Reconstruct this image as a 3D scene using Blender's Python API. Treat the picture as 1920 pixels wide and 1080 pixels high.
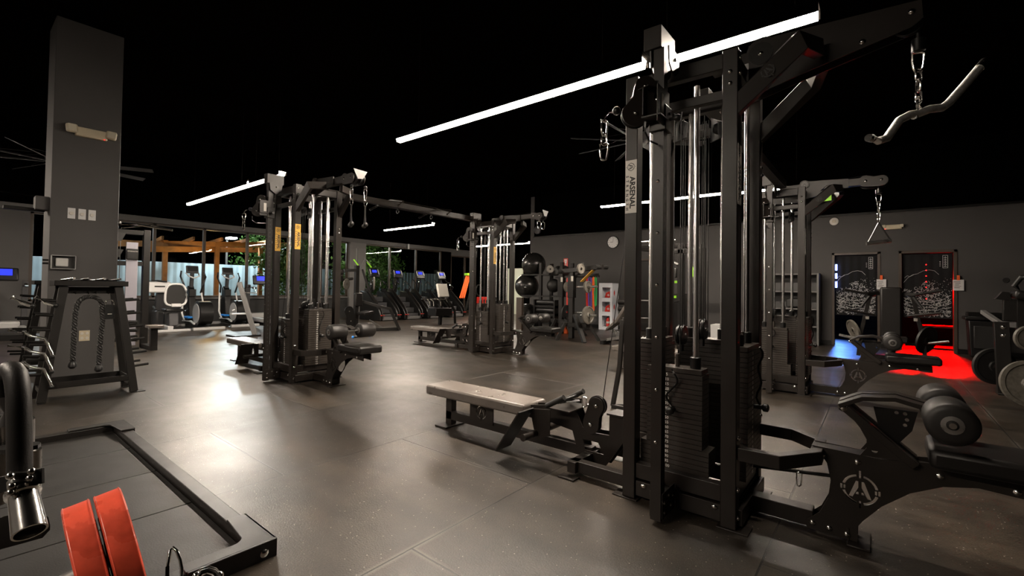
import bpy, math, random
from mathutils import Vector, Matrix
for o in list(bpy.data.objects): bpy.data.objects.remove(o)
SC = bpy.context.scene
COL = SC.collection
random.seed(7)
V = Vector
# ---------------- camera ----------------
yaw = math.atan(690/857.); pit = math.radians(1.13); rol = math.radians(0.83)
fw = V((-math.sin(yaw), math.cos(yaw), 0)); rt = V((math.cos(yaw), math.sin(yaw), 0)); up = V((0, 0, 1))
f2 = fw*math.cos(pit)+up*math.sin(pit); u2 = -fw*math.sin(pit)+up*math.cos(pit)
r3 = rt*math.cos(rol)+u2*math.sin(rol); u3 = -rt*math.sin(rol)+u2*math.cos(rol)
cd = bpy.data.cameras.new('camera'); cam = bpy.data.objects.new('camera', cd); COL.objects.link(cam)
cd.sensor_width = 36; cd.lens = 857/1920*36; cd.shift_y = -16/1920; cd.clip_end = 200; cd.clip_start = .02
M = Matrix((r3, u3, -f2)).transposed().to_4x4(); M.translation = V((0, 0, 1.2)); cam.matrix_world = M
SC.camera = cam
# ---------------- view, world ----------------
SC.view_settings.view_transform = 'Standard'; SC.view_settings.look = 'None'
SC.view_settings.gamma = 1; SC.view_settings.exposure = 0.12; SC.view_settings.use_curve_mapping = False
w = bpy.data.worlds.new('night'); SC.world = w; w.use_nodes = True
w.node_tree.nodes['Background'].inputs[0].default_value = (.012, .013, .018, 1); w.node_tree.nodes['Background'].inputs[1].default_value = .01
STRIP = 250.0      # ceiling strip emission

# ---------------- materials ----------------
def mat(name, col, rough=.5, metal=0., emit=None, es=0., var=0., vscale=6., bump=0., bscale=60., coat=0., trans=0., alpha=None, spec=None):
    m = bpy.data.materials.new(name); m.use_nodes = True; nt = m.node_tree; b = nt.nodes['Principled BSDF']
    c = (*col, 1) if len(col) == 3 else col
    b.inputs['Base Color'].default_value = c; b.inputs['Roughness'].default_value = rough; b.inputs['Metallic'].default_value = metal
    if coat: b.inputs['Coat Weight'].default_value = coat; b.inputs['Coat Roughness'].default_value = .15
    if trans: b.inputs['Transmission Weight'].default_value = trans
    if spec is not None: b.inputs['Specular IOR Level'].default_value = spec
    if emit: b.inputs['Emission Color'].default_value = (*emit, 1); b.inputs['Emission Strength'].default_value = es
    L = nt.links
    if var or bump:
        tc = nt.nodes.new('ShaderNodeTexCoord')
    if var:
        n = nt.nodes.new('ShaderNodeTexNoise'); n.inputs['Scale'].default_value = vscale; n.inputs['Detail'].default_value = 5
        L.new(tc.outputs['Object'], n.inputs['Vector'])
        r = nt.nodes.new('ShaderNodeMapRange'); r.inputs[1].default_value = .3; r.inputs[2].default_value = .7
        r.inputs[3].default_value = 1-var; r.inputs[4].default_value = 1+var
        L.new(n.outputs[0], r.inputs[0])
        mx = nt.nodes.new('ShaderNodeVectorMath'); mx.operation = 'SCALE'; mx.inputs[0].default_value = c[:3]
        L.new(r.outputs[0], mx.inputs['Scale']); L.new(mx.outputs[0], b.inputs['Base Color'])
        r2 = nt.nodes.new('ShaderNodeMapRange'); r2.inputs[1].default_value = .3; r2.inputs[2].default_value = .7
        r2.inputs[3].default_value = max(.03, rough-var*.25); r2.inputs[4].default_value = min(1, rough+var*.25)
        L.new(n.outputs[0], r2.inputs[0]); L.new(r2.outputs[0], b.inputs['Roughness'])
    if bump:
        n = nt.nodes.new('ShaderNodeTexNoise'); n.inputs['Scale'].default_value = bscale; n.inputs['Detail'].default_value = 3
        L.new(tc.outputs['Object'], n.inputs['Vector'])
        bp = nt.nodes.new('ShaderNodeBump'); bp.inputs['Strength'].default_value = bump; bp.inputs['Distance'].default_value = .002
        L.new(n.outputs[0], bp.inputs['Height']); L.new(bp.outputs[0], b.inputs['Normal'])
    return m
STEEL = mat('powder_coated_steel', (.0135, .0106, .0088), .4, .0, var=.12, vscale=9, bump=.12, bscale=300, spec=.32)
DARK = mat('dark_steel', (.005, .0044, .004), .42, .0, spec=.3)
PLATEB = mat('stack_plate_steel', (.026, .021, .0172), .42, 0, var=.2, vscale=14)
CHROME = mat('chrome', (.85, .83, .8), .17, 1.)
RODM = mat('polished_rod', (.9, .89, .88), .26, 1.)
BRUSH = mat('brushed_steel', (.62, .61, .6), .3, 1., var=.15, vscale=20)
BLACKP = mat('black_plastic', (.006, .006, .006), .35)
RUB = mat('black_rubber', (.008, .0075, .007), .55, var=.2)
VINYL = mat('black_vinyl', (.0075, .0065, .006), .42, spec=.35, bump=.3, bscale=250)
TANV = mat('worn_grey_vinyl', (.125, .109, .097), .3, var=.15, vscale=9, bump=.25, bscale=250)
FOAM = mat('black_foam', (.011, .0095, .0088), .46, spec=.4, bump=.2, bscale=400)
WHITE = mat('white_enamel', (.62, .62, .62), .4)
LGREY = mat('light_grey_plastic', (.4, .4, .4), .4)
MGREY = mat('mid_grey_plastic', (.05, .05, .053), .45)
CABW = mat('cabinet_white', (.75, .77, .82), .35)
YEL = mat('label_yellow', (.75, .42, .05), .5)
LABW = mat('label_white', (.6, .57, .52), .4)
INK = mat('label_ink', (.02, .02, .02), .6)
NUMW = mat('number_white', (.85, .83, .8), .6)
RED = mat('red_plastic', (.6, .03, .02), .4)
REDR = mat('red_rubber', (.5, .06, .03), .3, var=.45, vscale=9, bump=.2, bscale=60)
ORG = mat('orange_fabric', (.8, .12, .02), .7)
GREEN = mat('lime_green', (.3, .75, .02), .5)
GRNB = mat('green_band', (.02, .35, .08), .5)
PURP = mat('purple_band', (.12, .06, .4), .5)
BLUE = mat('blue_plastic', (.02, .25, .8), .4)
CREAM = mat('cream_plastic', (.55, .48, .34), .45)
LENS = mat('lamp_lens', (.62, .57, .45), .15, coat=.5)
SCR = mat('screen_blue', (.01, .01, .03), .2, emit=(.03, .05, 1.), es=1.3)
SCRD = mat('screen_off', (.03, .03, .03), .1)
IRON = mat('cast_iron_grey', (.085, .077, .064), .5, .0, var=.3, vscale=30, bump=.6, bscale=150)
IRONL = mat('pale_iron', (.16, .145, .125), .5, 0, var=.2, vscale=30)
WOOD = mat('pergola_wood', (.3, .14, .05), .6, var=.25, vscale=4)
BALLM = mat('ball_black', (.012, .011, .01), .25)
WALLG = mat('wall_grey', (.052, .049, .0475), .7, var=.08, vscale=1.5, bump=.15, bscale=120)
WALLP = mat('pillar_grey', (.07, .067, .066), .65, var=.06, vscale=2, bump=.12, bscale=150)
CEIL = mat('ceiling_black', (.0016, .001, .0007), .95, spec=.0)
TRIMG = mat('trim_grey', (.11, .107, .105), .5)
FRAMEB = mat('frame_bronze', (.05, .035, .025), .45)
BLK = mat('wall_black', (.0012, .0011, .001), .9, spec=.0)
STRIPM = mat('led_strip', (1, 1, 1), .5, emit=(1., .86, .71), es=STRIP)
STRIPD = mat('led_strip_dimmed', (1, 1, 1), .5, emit=(1., .86, .71), es=STRIP*.8)
REDL = mat('red_led', (1, 0, 0), .5, emit=(1, .01, .01), es=5.)
BLUL = mat('blue_led', (0, 0, 1), .5, emit=(.25, .35, 1.), es=8.)
STRL = mat('street_lamp', (1, 1, 1), .5, emit=(.85, .95, 1.), es=60.)
def glassmat(name='glass', tint=(1, 1, 1)):
    m = bpy.data.materials.new(name); m.use_nodes = True; nt = m.node_tree; nt.nodes.remove(nt.nodes['Principled BSDF'])
    out = nt.nodes['Material Output']; f = nt.nodes.new('ShaderNodeFresnel'); f.inputs[0].default_value = 1.5
    t = nt.nodes.new('ShaderNodeBsdfTransparent'); t.inputs[0].default_value = (*tint, 1); g = nt.nodes.new('ShaderNodeBsdfGlossy'); g.inputs['Roughness'].default_value = .0
    mx = nt.nodes.new('ShaderNodeMixShader'); nt.links.new(f.outputs[0], mx.inputs[0]); nt.links.new(t.outputs[0], mx.inputs[1]); nt.links.new(g.outputs[0], mx.inputs[2])
    nt.links.new(mx.outputs[0], out.inputs[0]); return m
GLASS = glassmat(tint=(.85, .88, .85))
CLEAR = glassmat('clear_plastic', (.9, .9, .9))
def leafmat():
    m = mat('leaves', (.05, .12, .02), .6, var=.5, vscale=3); return m
LEAF = leafmat()
FENCE = mat('corrugated_fence', (.42, .55, .62), .45, var=.12, vscale=2)
def brickmat(name, c1, c2, mortar, sc, bw, rh, ms=.01, rough=.6, rot=None):
    m = mat(name, c1, rough); nt = m.node_tree; b = nt.nodes['Principled BSDF']
    tc = nt.nodes.new('ShaderNodeTexCoord'); mp = nt.nodes.new('ShaderNodeMapping')
    if rot: mp.inputs['Rotation'].default_value = rot
    br = nt.nodes.new('ShaderNodeTexBrick'); br.inputs['Scale'].default_value = sc; br.inputs['Brick Width'].default_value = bw
    br.inputs['Row Height'].default_value = rh; br.inputs['Mortar Size'].default_value = ms
    br.inputs['Color1'].default_value = (*c1, 1); br.inputs['Color2'].default_value = (*c2, 1); br.inputs['Mortar'].default_value = (*mortar, 1)
    nt.links.new(tc.outputs['Object'], mp.inputs[0]); nt.links.new(mp.outputs[0], br.inputs['Vector']); nt.links.new(br.outputs['Color'], b.inputs['Base Color'])
    bp = nt.nodes.new('ShaderNodeBump'); bp.inputs['Distance'].default_value = .006; bp.inputs['Strength'].default_value = .8; bp.invert = True
    nt.links.new(br.outputs['Fac'], bp.inputs['Height']); nt.links.new(bp.outputs[0], b.inputs['Normal'])
    return m
BRICK = brickmat('grey_blockwork', (.06, .057, .055), (.05, .048, .047), (.02, .02, .02), 1, .4, .2, rot=(math.radians(90), 0, math.radians(90)))
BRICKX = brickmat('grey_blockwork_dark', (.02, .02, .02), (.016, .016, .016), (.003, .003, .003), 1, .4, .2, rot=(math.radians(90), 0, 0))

def floormat():
    m = bpy.data.materials.new('rubber_mat_floor'); m.use_nodes = True; nt = m.node_tree; b = nt.nodes['Principled BSDF']; N = nt.nodes.new; L = nt.links.new
    tc = N('ShaderNodeTexCoord')
    mp = N('ShaderNodeMapping'); mp.inputs['Rotation'].default_value = (0, 0, math.radians(-90))  # brick x = world y
    # after rotation by -90: (x,y)->(y,-x)
    mp.inputs['Location'].default_value = (-1.375-.915+1.83*30, -.41+1.265*20, 0)
    L(tc.outputs['Object'], mp.inputs[0])
    br = N('ShaderNodeTexBrick'); br.offset = .5; br.offset_frequency = 2; br.inputs['Scale'].default_value = 1
    br.inputs['Brick Width'].default_value = 1.83; br.inputs['Row Height'].default_value = 1.265; br.inputs['Mortar Size'].default_value = .005; br.inputs['Mortar Smooth'].default_value = .2
    br.inputs['Color1'].default_value = (.74, .74, .74, 1); br.inputs['Color2'].default_value = (1.3, 1.3, 1.3, 1); br.inputs['Mortar'].default_value = (1, 1, 1, 1)
    L(mp.outputs[0], br.inputs['Vector'])
    n1 = N('ShaderNodeTexNoise'); n1.inputs['Scale'].default_value = .9; n1.inputs['Detail'].default_value = 7; n1.inputs['Roughness'].default_value = .65; L(tc.outputs['Object'], n1.inputs['Vector'])
    n2 = N('ShaderNodeTexNoise'); n2.inputs['Scale'].default_value = 7; n2.inputs['Detail'].default_value = 6; n2.inputs['Roughness'].default_value = .7; L(tc.outputs['Object'], n2.inputs['Vector'])
    ms = N('ShaderNodeMapping'); ms.inputs['Scale'].default_value = (.8, 3.2, 1); L(tc.outputs['Object'], ms.inputs[0])
    n3 = N('ShaderNodeTexNoise'); n3.inputs['Scale'].default_value = 1.6; n3.inputs['Detail'].default_value = 5; L(ms.outputs[0], n3.inputs['Vector'])
    def mr(src, a, c, lo, hi):
        r = N('ShaderNodeMapRange'); r.inputs[1].default_value = a; r.inputs[2].default_value = c; r.inputs[3].default_value = lo; r.inputs[4].default_value = hi; L(src, r.inputs[0]); return r.outputs[0]
    def mul(a, c):
        q = N('ShaderNodeMath'); q.operation = 'MULTIPLY'
        L(a, q.inputs[0]); 
        if isinstance(c, float): q.inputs[1].default_value = c
        else: L(c, q.inputs[1])
        return q.outputs[0]
    v = mul(mr(n1.outputs[0], .36, .64, .5, 1.6), mr(n2.outputs[0], .32, .68, .72, 1.32)); v = mul(v, mr(n3.outputs[0], .35, .68, .7, 1.3)); v = mul(v, br.outputs['Color'])
    gr = N('ShaderNodeTexNoise'); gr.inputs['Scale'].default_value = 130; gr.inputs['Detail'].default_value = 2; L(tc.outputs['Object'], gr.inputs['Vector'])
    v = mul(v, mr(gr.outputs[0], .35, .65, .65, 1.4))
    sc = N('ShaderNodeVectorMath'); sc.operation = 'SCALE'; sc.inputs[0].default_value = (.0235, .0182, .0135); L(v, sc.inputs['Scale'])
    # pale crumbs
    vo = N('ShaderNodeTexVoronoi'); vo.inputs['Scale'].default_value = 42; L(tc.outputs['Object'], vo.inputs['Vector'])
    cr = N('ShaderNodeMath'); cr.operation = 'LESS_THAN'; L(vo.outputs['Distance'], cr.inputs[0]); cr.inputs[1].default_value = .12
    sep = N('ShaderNodeSeparateColor'); L(vo.outputs['Color'], sep.inputs[0])
    c2 = N('ShaderNodeMath'); c2.operation = 'GREATER_THAN'; L(sep.outputs[0], c2.inputs[0]); c2.inputs[1].default_value = .6
    cf = mul(cr.outputs[0], c2.outputs[0])
    mx = N('ShaderNodeMix'); mx.data_type = 'RGBA'; L(mul(cf, .75), mx.inputs[0]); L(sc.outputs[0], mx.inputs[6]); mx.inputs[7].default_value = (.42, .38, .32, 1)
    # dusty pale bands hugging the seams here and there
    b2 = N('ShaderNodeTexBrick'); b2.offset = .5; b2.inputs['Scale'].default_value = 1; b2.inputs['Brick Width'].default_value = 1.83; b2.inputs['Row Height'].default_value = 1.265; b2.inputs['Mortar Size'].default_value = .03; b2.inputs['Mortar Smooth'].default_value = 1.
    L(mp.outputs[0], b2.inputs['Vector'])
    dn = N('ShaderNodeTexNoise'); dn.inputs['Scale'].default_value = 1.3; L(tc.outputs['Object'], dn.inputs['Vector'])
    df = mul(mul(b2.outputs['Fac'], mr(dn.outputs[0], .47, .62, 0, 1)), .6)
    mx3 = N('ShaderNodeMix'); mx3.data_type = 'RGBA'; L(df, mx3.inputs[0]); L(mx.outputs[2], mx3.inputs[6]); mx3.inputs[7].default_value = (.17, .155, .135, 1)
    mx2 = N('ShaderNodeMix'); mx2.data_type = 'RGBA'; L(br.outputs['Fac'], mx2.inputs[0]); L(mx3.outputs[2], mx2.inputs[6]); mx2.inputs[7].default_value = (.006, .005, .005, 1)
    L(mx2.outputs[2], b.inputs['Base Color'])
    q_ = N('ShaderNodeMath'); q_.operation = 'ADD'; L(mr(n1.outputs[0], .3, .7, .46, .31), q_.inputs[0]); L(mr(n2.outputs[0], .3, .7, -.02, .03), q_.inputs[1]); L(q_.outputs[0], b.inputs['Roughness'])
    b.inputs['Specular IOR Level'].default_value = .6
    bp = N('ShaderNodeBump'); bp.inputs['Strength'].default_value = .5; bp.inputs['Distance'].default_value = .002
    L(gr.outputs[0], bp.inputs['Height'])
    bq = N('ShaderNodeBump'); bq.invert = True; bq.inputs['Strength'].default_value = 1; bq.inputs['Distance'].default_value = .004; L(br.outputs['Fac'], bq.inputs['Height']); L(bp.outputs[0], bq.inputs['Normal'])
    L(bq.outputs[0], b.inputs['Normal'])
    return m
FLOOR = floormat()

# ---------------- mesh helpers ----------------
def frame_of(d, upv=None):
    d = V(d).normalized(); a = V(upv) if upv is not None else (V((0, 0, 1)) if abs(d.z) < .98 else V((0, 1, 0)))
    s = d.cross(a).normalized(); t = s.cross(d).normalized(); return d, s, t
class MB:
    def __init__(self, off=(0, 0, 0)):
        self.v = []; self.f = []; self.m = []; self.off = V(off); self.cm = 0
    def add(self, vs, fs):
        n = len(self.v); self.v += [V(a)-self.off for a in vs]
        for q in fs: self.f.append([i+n for i in q]); self.m.append(self.cm)
        return self
    def box(self, c, s, rz=0., R=None):
        c = V(c); h = [a/2 for a in s]
        P = [V((x*h[0], y*h[1], z*h[2])) for z in (-1, 1) for y in (-1, 1) for x in (-1, 1)]
        if rz: R = Matrix.Rotation(rz, 3, 'Z')
        if R is not None: P = [R @ p for p in P]
        return self.add([c+p for p in P], [(0, 2, 3, 1), (4, 5, 7, 6), (0, 1, 5, 4), (2, 6, 7, 3), (0, 4, 6, 2), (1, 3, 7, 5)])
    def bb(self, x0, x1, y0, y1, z0, z1): return self.box(((x0+x1)/2, (y0+y1)/2, (z0+z1)/2), (abs(x1-x0), abs(y1-y0), abs(z1-z0)))
    def beam(self, p, q, w_, h_, upv=None, taper=1.):
        p = V(p); q = V(q); d, s, t = frame_of(q-p, upv)
        P = [p+s*a*w_/2+t*b*h_/2 for a, b in ((-1, -1), (1, -1), (1, 1), (-1, 1))]+[q+s*a*w_/2*taper+t*b*h_/2*taper for a, b in ((-1, -1), (1, -1), (1, 1), (-1, 1))]
        return self.add(P, [(0, 1, 2, 3), (7, 6, 5, 4), (0, 4, 5, 1), (1, 5, 6, 2), (2, 6, 7, 3), (3, 7, 4, 0)])
    def pathbeam(self, pts, w_, h_, upv=None, closed=False):
        pts = [V(p) for p in pts]; n = len(pts); R = []
        for i, p in enumerate(pts):
            a = pts[i-1] if (i > 0 or closed) else None; b = pts[(i+1) % n] if (i < n-1 or closed) else None
            d1 = (p-a).normalized() if a is not None else None; d2 = (b-p).normalized() if b is not None else None
            d = (d1+d2).normalized() if d1 is not None and d2 is not None else (d1 or d2)
            k = 1/max(.4, d.dot(d2 or d1))
            _, s, t = frame_of(d, upv)
            # miter widen along the bend direction
            bend = (d2-d1) if (d1 is not None and d2 is not None) else None
            ks = kt = 1
            if bend is not None and bend.length > 1e-5:
                bend.normalize(); ks = 1+(k-1)*abs(bend.dot(s)); kt = 1+(k-1)*abs(bend.dot(t))
            R.append([p+s*x*w_/2*ks+t*y*h_/2*kt for x, y in ((-1, -1), (1, -1), (1, 1), (-1, 1))])
        vs = [q for r in R for q in r]; fs = []
        for i in range(n if closed else n-1):
            a = 4*i; b = 4*((i+1) % n)
            for k in range(4): fs.append((a+k, a+(k+1) % 4, b+(k+1) % 4, b+k))
        if not closed: fs += [(3, 2, 1, 0), (4*n-4, 4*n-3, 4*n-2, 4*n-1)]
        return self.add(vs, fs)
    def lathe(self, p, ax, prof, n=20, upv=None, cap=True):
        p = V(p); d, s, t = frame_of(ax, upv); vs = []; fs = []
        for a, r in prof:
            for k in range(n):
                th = 2*math.pi*k/n; vs.append(p+d*a+(s*math.cos(th)+t*math.sin(th))*max(r, 1e-4))
        for i in range(len(prof)-1):
            for k in range(n):
                a = i*n+k; b = i*n+(k+1) % n; fs.append((a, b, b+n, a+n))
        if cap: fs.append(tuple(range(n-1, -1, -1))); fs.append(tuple(range((len(prof)-1)*n, len(prof)*n)))
        return self.add(vs, fs)
    def cyl(self, p, q, r, n=16, r2=None):
        L = (V(q)-V(p)).length; return self.lathe(p, V(q)-V(p), [(0, r), (L, r if r2 is None else r2)], n)
    def tube(self, pts, r, n=8, closed=False):
        pts = [V(p) for p in pts]; N = len(pts); vs = []; fs = []; prev = None
        for i, p in enumerate(pts):
            a = pts[i-1] if (i > 0 or closed) else p; b = pts[(i+1) % N] if (i < N-1 or closed) else p
            d = (b-a).normalized() if (b-a).length > 1e-9 else V((0, 0, 1))
            if prev is None: _, s, t = frame_of(d)
            else:
                s = (prev-d*prev.dot(d)); s = s.normalized() if s.length > 1e-6 else frame_of(d)[1]; t = d.cross(s)
            prev = s; rr = r[i] if isinstance(r, (list, tuple)) else r
            for k in range(n):
                th = 2*math.pi*k/n; vs.append(p+(s*math.cos(th)+t*math.sin(th))*rr)
        for i in range(N if closed else N-1):
            for k in range(n):
                a = i*n+k; b = i*n+(k+1) % n; c = ((i+1) % N)*n; fs.append((a, b, c+(k+1) % n, c+k))
        if not closed: fs.append(tuple(range(n-1, -1, -1))); fs.append(tuple(range((N-1)*n, N*n)))
        return self.add(vs, fs)
    def sphere(self, c, r, n=20, m=12, sc=(1, 1, 1)):
        vs = []; fs = []
        for i in range(m+1):
            ph = math.pi*i/m
            for k in range(n):
                th = 2*math.pi*k/n; vs.append(V(c)+V((math.sin(ph)*math.cos(th)*sc[0], math.sin(ph)*math.sin(th)*sc[1], math.cos(ph)*sc[2]))*r)
        for i in range(m):
            for k in range(n): fs.append((i*n+k, (i+1)*n+k, (i+1)*n+(k+1) % n, i*n+(k+1) % n))
        return self.add(vs, fs)
    def prism(self, poly, vec):
        n = len(poly); vec = V(vec); A = [V(p) for p in poly]
        return self.add(A+[p+vec for p in A], [tuple(range(n)), tuple(range(2*n-1, n-1, -1))]+[(i, i+n, (i+1) % n+n, (i+1) % n) for i in range(n)])
    def plate(self, loops, th, Mx):
        """flat plate with real holes: 2D loops, thickness, matrix"""
        cu = bpy.data.curves.new('t', 'CURVE'); cu.dimensions = '2D'; cu.fill_mode = 'BOTH'; cu.extrude = th/2
        for lp in loops:
            s = cu.splines.new('POLY'); s.points.add(len(lp)-1); s.use_cyclic_u = True
            for i, (x, y) in enumerate(lp): s.points[i].co = (x, y, 0, 1)
        return self._curve(cu, Mx)
    def text(self, s, size, Mx, th=.0006, align='CENTER', off=0.):
        cu = bpy.data.curves.new('t', 'FONT'); cu.body = s; cu.size = size; cu.extrude = th/2; cu.align_x = align; cu.align_y = 'CENTER'; cu.resolution_u = 2; cu.offset = off
        return self._curve(cu, Mx)
    def _curve(self, cu, Mx):
        ob = bpy.data.objects.new('t', cu); COL.objects.link(ob); me = ob.to_mesh()
        vs = [Mx @ v.co for v in me.vertices]; fs = [tuple(p.vertices) for p in me.polygons]
        ob.to_mesh_clear(); bpy.data.objects.remove(ob); bpy.data.curves.remove(cu)
        return self.add(vs, fs)
    def mesh(self, name, mats):
        me = bpy.data.meshes.new(name); me.from_pydata([tuple(v) for v in self.v], [], self.f)
        for mm in (mats if isinstance(mats, (list, tuple)) else [mats]): me.materials.append(mm)
        for i, p in enumerate(me.polygons): p.material_index = self.m[i]; p.use_smooth = True
        me.update(); me.set_sharp_from_angle(angle=math.radians(38)); return me
    def build(self, name, mats, parent=None, bev=0., label=None):
        o = bpy.data.objects.new(name, self.mesh(name, mats)); COL.objects.link(o)
        if bev:
            b = o.modifiers.new('edge', 'BEVEL'); b.width = bev; b.segments = 2; b.limit_method = 'ANGLE'; b.angle_limit = math.radians(45); b.harden_normals = False
        if parent is not None:
            o.parent = parent
        elif any(abs(c) > 0 for c in self.off): o.location = self.off
        if label: o['label'] = label
        return o
def tag(o, label, cat, group=None, kind=None):
    o['label'] = label; o['category'] = cat
    if group: o['group'] = group
    if kind: o['kind'] = kind
    return o
def T(name, label, cat, loc=(0, 0, 0), rz=0., group=None):
    o = bpy.data.objects.new(name, None); COL.objects.link(o); o.location = loc; o.rotation_euler = (0, 0, rz); o.empty_display_size = .1
    return tag(o, label, cat, group)
def ctree(o, loc=None, rz=None, label=None, parent=None):
    c = o.copy(); COL.objects.link(c)
    if parent is not None: c.parent = parent
    if loc is not None: c.location = loc
    if rz is not None: c.rotation_euler = (0, 0, rz)
    if label: c['label'] = label
    for ch in list(o.children): ctree(ch, parent=c)
    return c
def inst(me_obj, parent, loc, rot=None):
    c = me_obj.copy(); COL.objects.link(c); c.parent = parent; c.location = loc
    if rot is not None: c.rotation_euler = rot
    return c
def struct(name, mb, m, bev=0.):
    o = mb.build(name, m, None, bev); o['kind'] = 'structure'; o['label'] = name.replace('_', ' '); return o
def XZ(y, flip=1): return Matrix(((1, 0, 0, 0), (0, 0, -1, y), (0, 1, 0, 0), (0, 0, 0, 1)))   # 2D(x,y)->world(x,z), normal -Y
def arc(cx, cy, r, a0, a1, n): return [(cx+r*math.cos(math.radians(a0+(a1-a0)*i/n)), cy+r*math.sin(math.radians(a0+(a1-a0)*i/n))) for i in range(n+1)]
def emblem(cx, cy, R):
    L = []
    for a0, a1 in ((14, 78), (102, 166), (194, 258), (282, 346)):
        L.append(arc(cx, cy, R*.9, a0, a1, 8)+arc(cx, cy, R*.76, a1, a0, 8))
    for a in (0, 180):
        for r0, r1 in ((.72, .82), (.88, .98)): L.append(arc(cx, cy, R*r1, a-9, a+9, 3)+arc(cx, cy, R*r0, a+9, a-9, 3))
    for s in (1, -1):
        L.append([(cx-.05*R, cy+s*.68*R), (cx+.05*R, cy+s*.68*R), (cx+.05*R, cy+s*1.15*R), (cx-.05*R, cy+s*1.15*R)])
        L.append([(cx+s*q[0]*R, cy+q[1]*R) for q in ((.56, -.5), (.36, -.5), (.08, .12), (.08, .5), (.2, .5))])
        L.append([(cx+s*q[0]*R, cy+q[1]*R) for q in ((.07, -.3), (.07, -.15), (.16, -.15), (.22, -.3))])
    return L

# ================= ROOM =================
WX = -16.0; BY = 13.0; RZ = 3.0
struct('floor', MB().bb(WX-.1, 7, -5, 19, -.1, 0), FLOOR)
struct('ceiling', MB().bb(WX-.3, 7.2, -5.2, 19.2, 4.45, 4.6), CEIL)
# back wall with two doorways and one dark doorway further left
DW = [(-.82, -.045), (.37, 1.18)]
mb = MB(); x0 = -9.5
for a, b in [(-6.02, -5.1)]+DW: mb.bb(x0, a, BY, BY+.15, 0, RZ); mb.bb(a, b, BY, BY+.15, 2.08, RZ); x0 = b
mb.bb(x0, 7, BY, BY+.15, 0, RZ)
struct('wall_back', mb, WALLG)
struct('wall_back_upper', MB().bb(-9.5, 7, BY+.02, BY+.14, RZ, 4.45), BLK)
struct('trim_back_top', MB().bb(-9.5, 7, BY-.05, BY+.02, RZ-.012, RZ+.03), DARK)
mb = MB(); x0 = -9.5
for a, b in [(-6.07, -5.05), (-.88, .015), (.31, 1.24)]: mb.bb(x0, a, BY-.015, BY, 0, .1); x0 = b
mb.bb(x0, 7, BY-.015, BY, 0, .1); struct('baseboard_back', mb, DARK)
for i, (a, b) in enumerate(DW+[(-6.02, -5.1)]):
    mb = MB(); y = BY-.02
    mb.bb(a-.055, a, y, BY+.17, 0, 2.135); mb.bb(b, b+.055, y, BY+.17, 0, 2.135); mb.bb(a-.055, b+.055, y, BY+.17, 2.08, 2.135)
    struct('door_%d' % (i+1), mb, FRAMEB, .004)
    if i == 2: struct('door_panel', MB().bb(a+.003, b-.003, BY+.08, BY+.13, .01, 2.078), DARK)
# side wall of the recess, recess back
struct('wall_recess_side', MB().bb(-9.65, -9.5, BY, 17, 0, 4.45), WALLG)
struct('wall_recess_back', MB().bb(WX, -9.65, 17, 17.2, 0, 4.45), BLK)
mb = MB(); mb.bb(-13.9, -13.0, 16.93, 16.99, 0, 2.15); struct('wall_recess_door_leaf', mb, mat('pale_door_glow', (.4, .42, .34), .5, emit=(.8, .85, .6), es=.05))  # weak emission stands in for light falling on the door leaf
struct('wall_right', MB().bb(7, 7.2, -5, 19, 0, 4.45), BLK)
struct('wall_front', MB().bb(WX-.3, 7.2, -5.2, -5, 0, 4.45), WALLG)
# small rooms behind the doorways
mb = MB()
mb.bb(-2.2, 3.2, 16.6, 16.8, 0, 2.6); mb.bb(-2.3, -2.2, BY+.15, 16.8, 0, 2.6); mb.bb(.12, .22, BY+.15, 16.6, 0, 2.6); mb.bb(3.2, 3.3, BY+.15, 16.8, 0, 2.6)
struct('wall_booth', mb, BRICKX)
struct('ceiling_booth', MB().bb(-2.3, 3.3, BY+.15, 16.8, 2.6, 2.7), BLK)
# window wall : sill wall, header, piers, glazing
mull = [2.89, 3.72, 4.95, 6.17, 7.5, 8.7]; W1 = (2.89, 9.75); W2 = (10.5, 14.55)
mb = MB(); mb.bb(WX-.2, WX, 2.4, 14.6, 0, .74); mb.bb(WX-.2, WX, 14.6, 15.2, 0, .2); struct('wall_window_base', mb, BRICK)
struct('trim_sill', MB().bb(WX-.25, WX+.06, 2.4, 14.6, .74, .8), TRIMG, .005)
struct('trim_header', MB().bb(WX-.2, WX+.08, -5, 15.2, 2.9, 3.06), TRIMG, .004)
struct('wall_window_top', MB().bb(WX-.2, WX, -5, 17, 3.06, 4.45), BLK)
struct('wall_window_pier', MB().bb(WX-.2, WX+.1, 9.78, 10.48, .0, 2.9), mat('pier_grey', (.17, .165, .16), .6))
struct('wall_left', MB().bb(WX-.2, WX, -5, 1.27, 0, 2.9).bb(WX-.2, WX, 1.68, 2.4, 0, 2.9).bb(WX-.2, WX, 1.27, 1.68, 0, .72), WALLP)
struct('wall_window_end', MB().bb(WX-.2, WX, 14.6, 15.2, .2, 2.9), BLK)
def window(n, y0, y1, ms, z0=.8, z1=2.9):
    mb = MB(); x = WX-.08
    for y in [y0+.03]+ms+[y1-.03]: mb.box((x, y, (z0+z1)/2), (.09, .07, z1-z0))
    mb.bb(x-.045, x+.045, y0, y1, z0, z0+.05); mb.bb(x-.045, x+.045, y0, y1, z1-.05, z1)
    o = struct('window_%d' % n, mb, FRAMEB, .004)
    g = MB().add([(x, y0, z0), (x, y1, z0), (x, y1, z1), (x, y0, z1)], [(0, 1, 2, 3)]).build('window_pane', GLASS, o)
window(1, 1.27, 1.68, [], .72); window(2, 2.42, 9.78, mull); window(3, 10.48, 14.6, [11.73, 13.12])
window(4, 15.2, 17., [16.2], .02, 2.75)
struct('wall_window_corner', MB().bb(WX-.2, WX, 15.2, 17, 2.75, 3.06), TRIMG)
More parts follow.
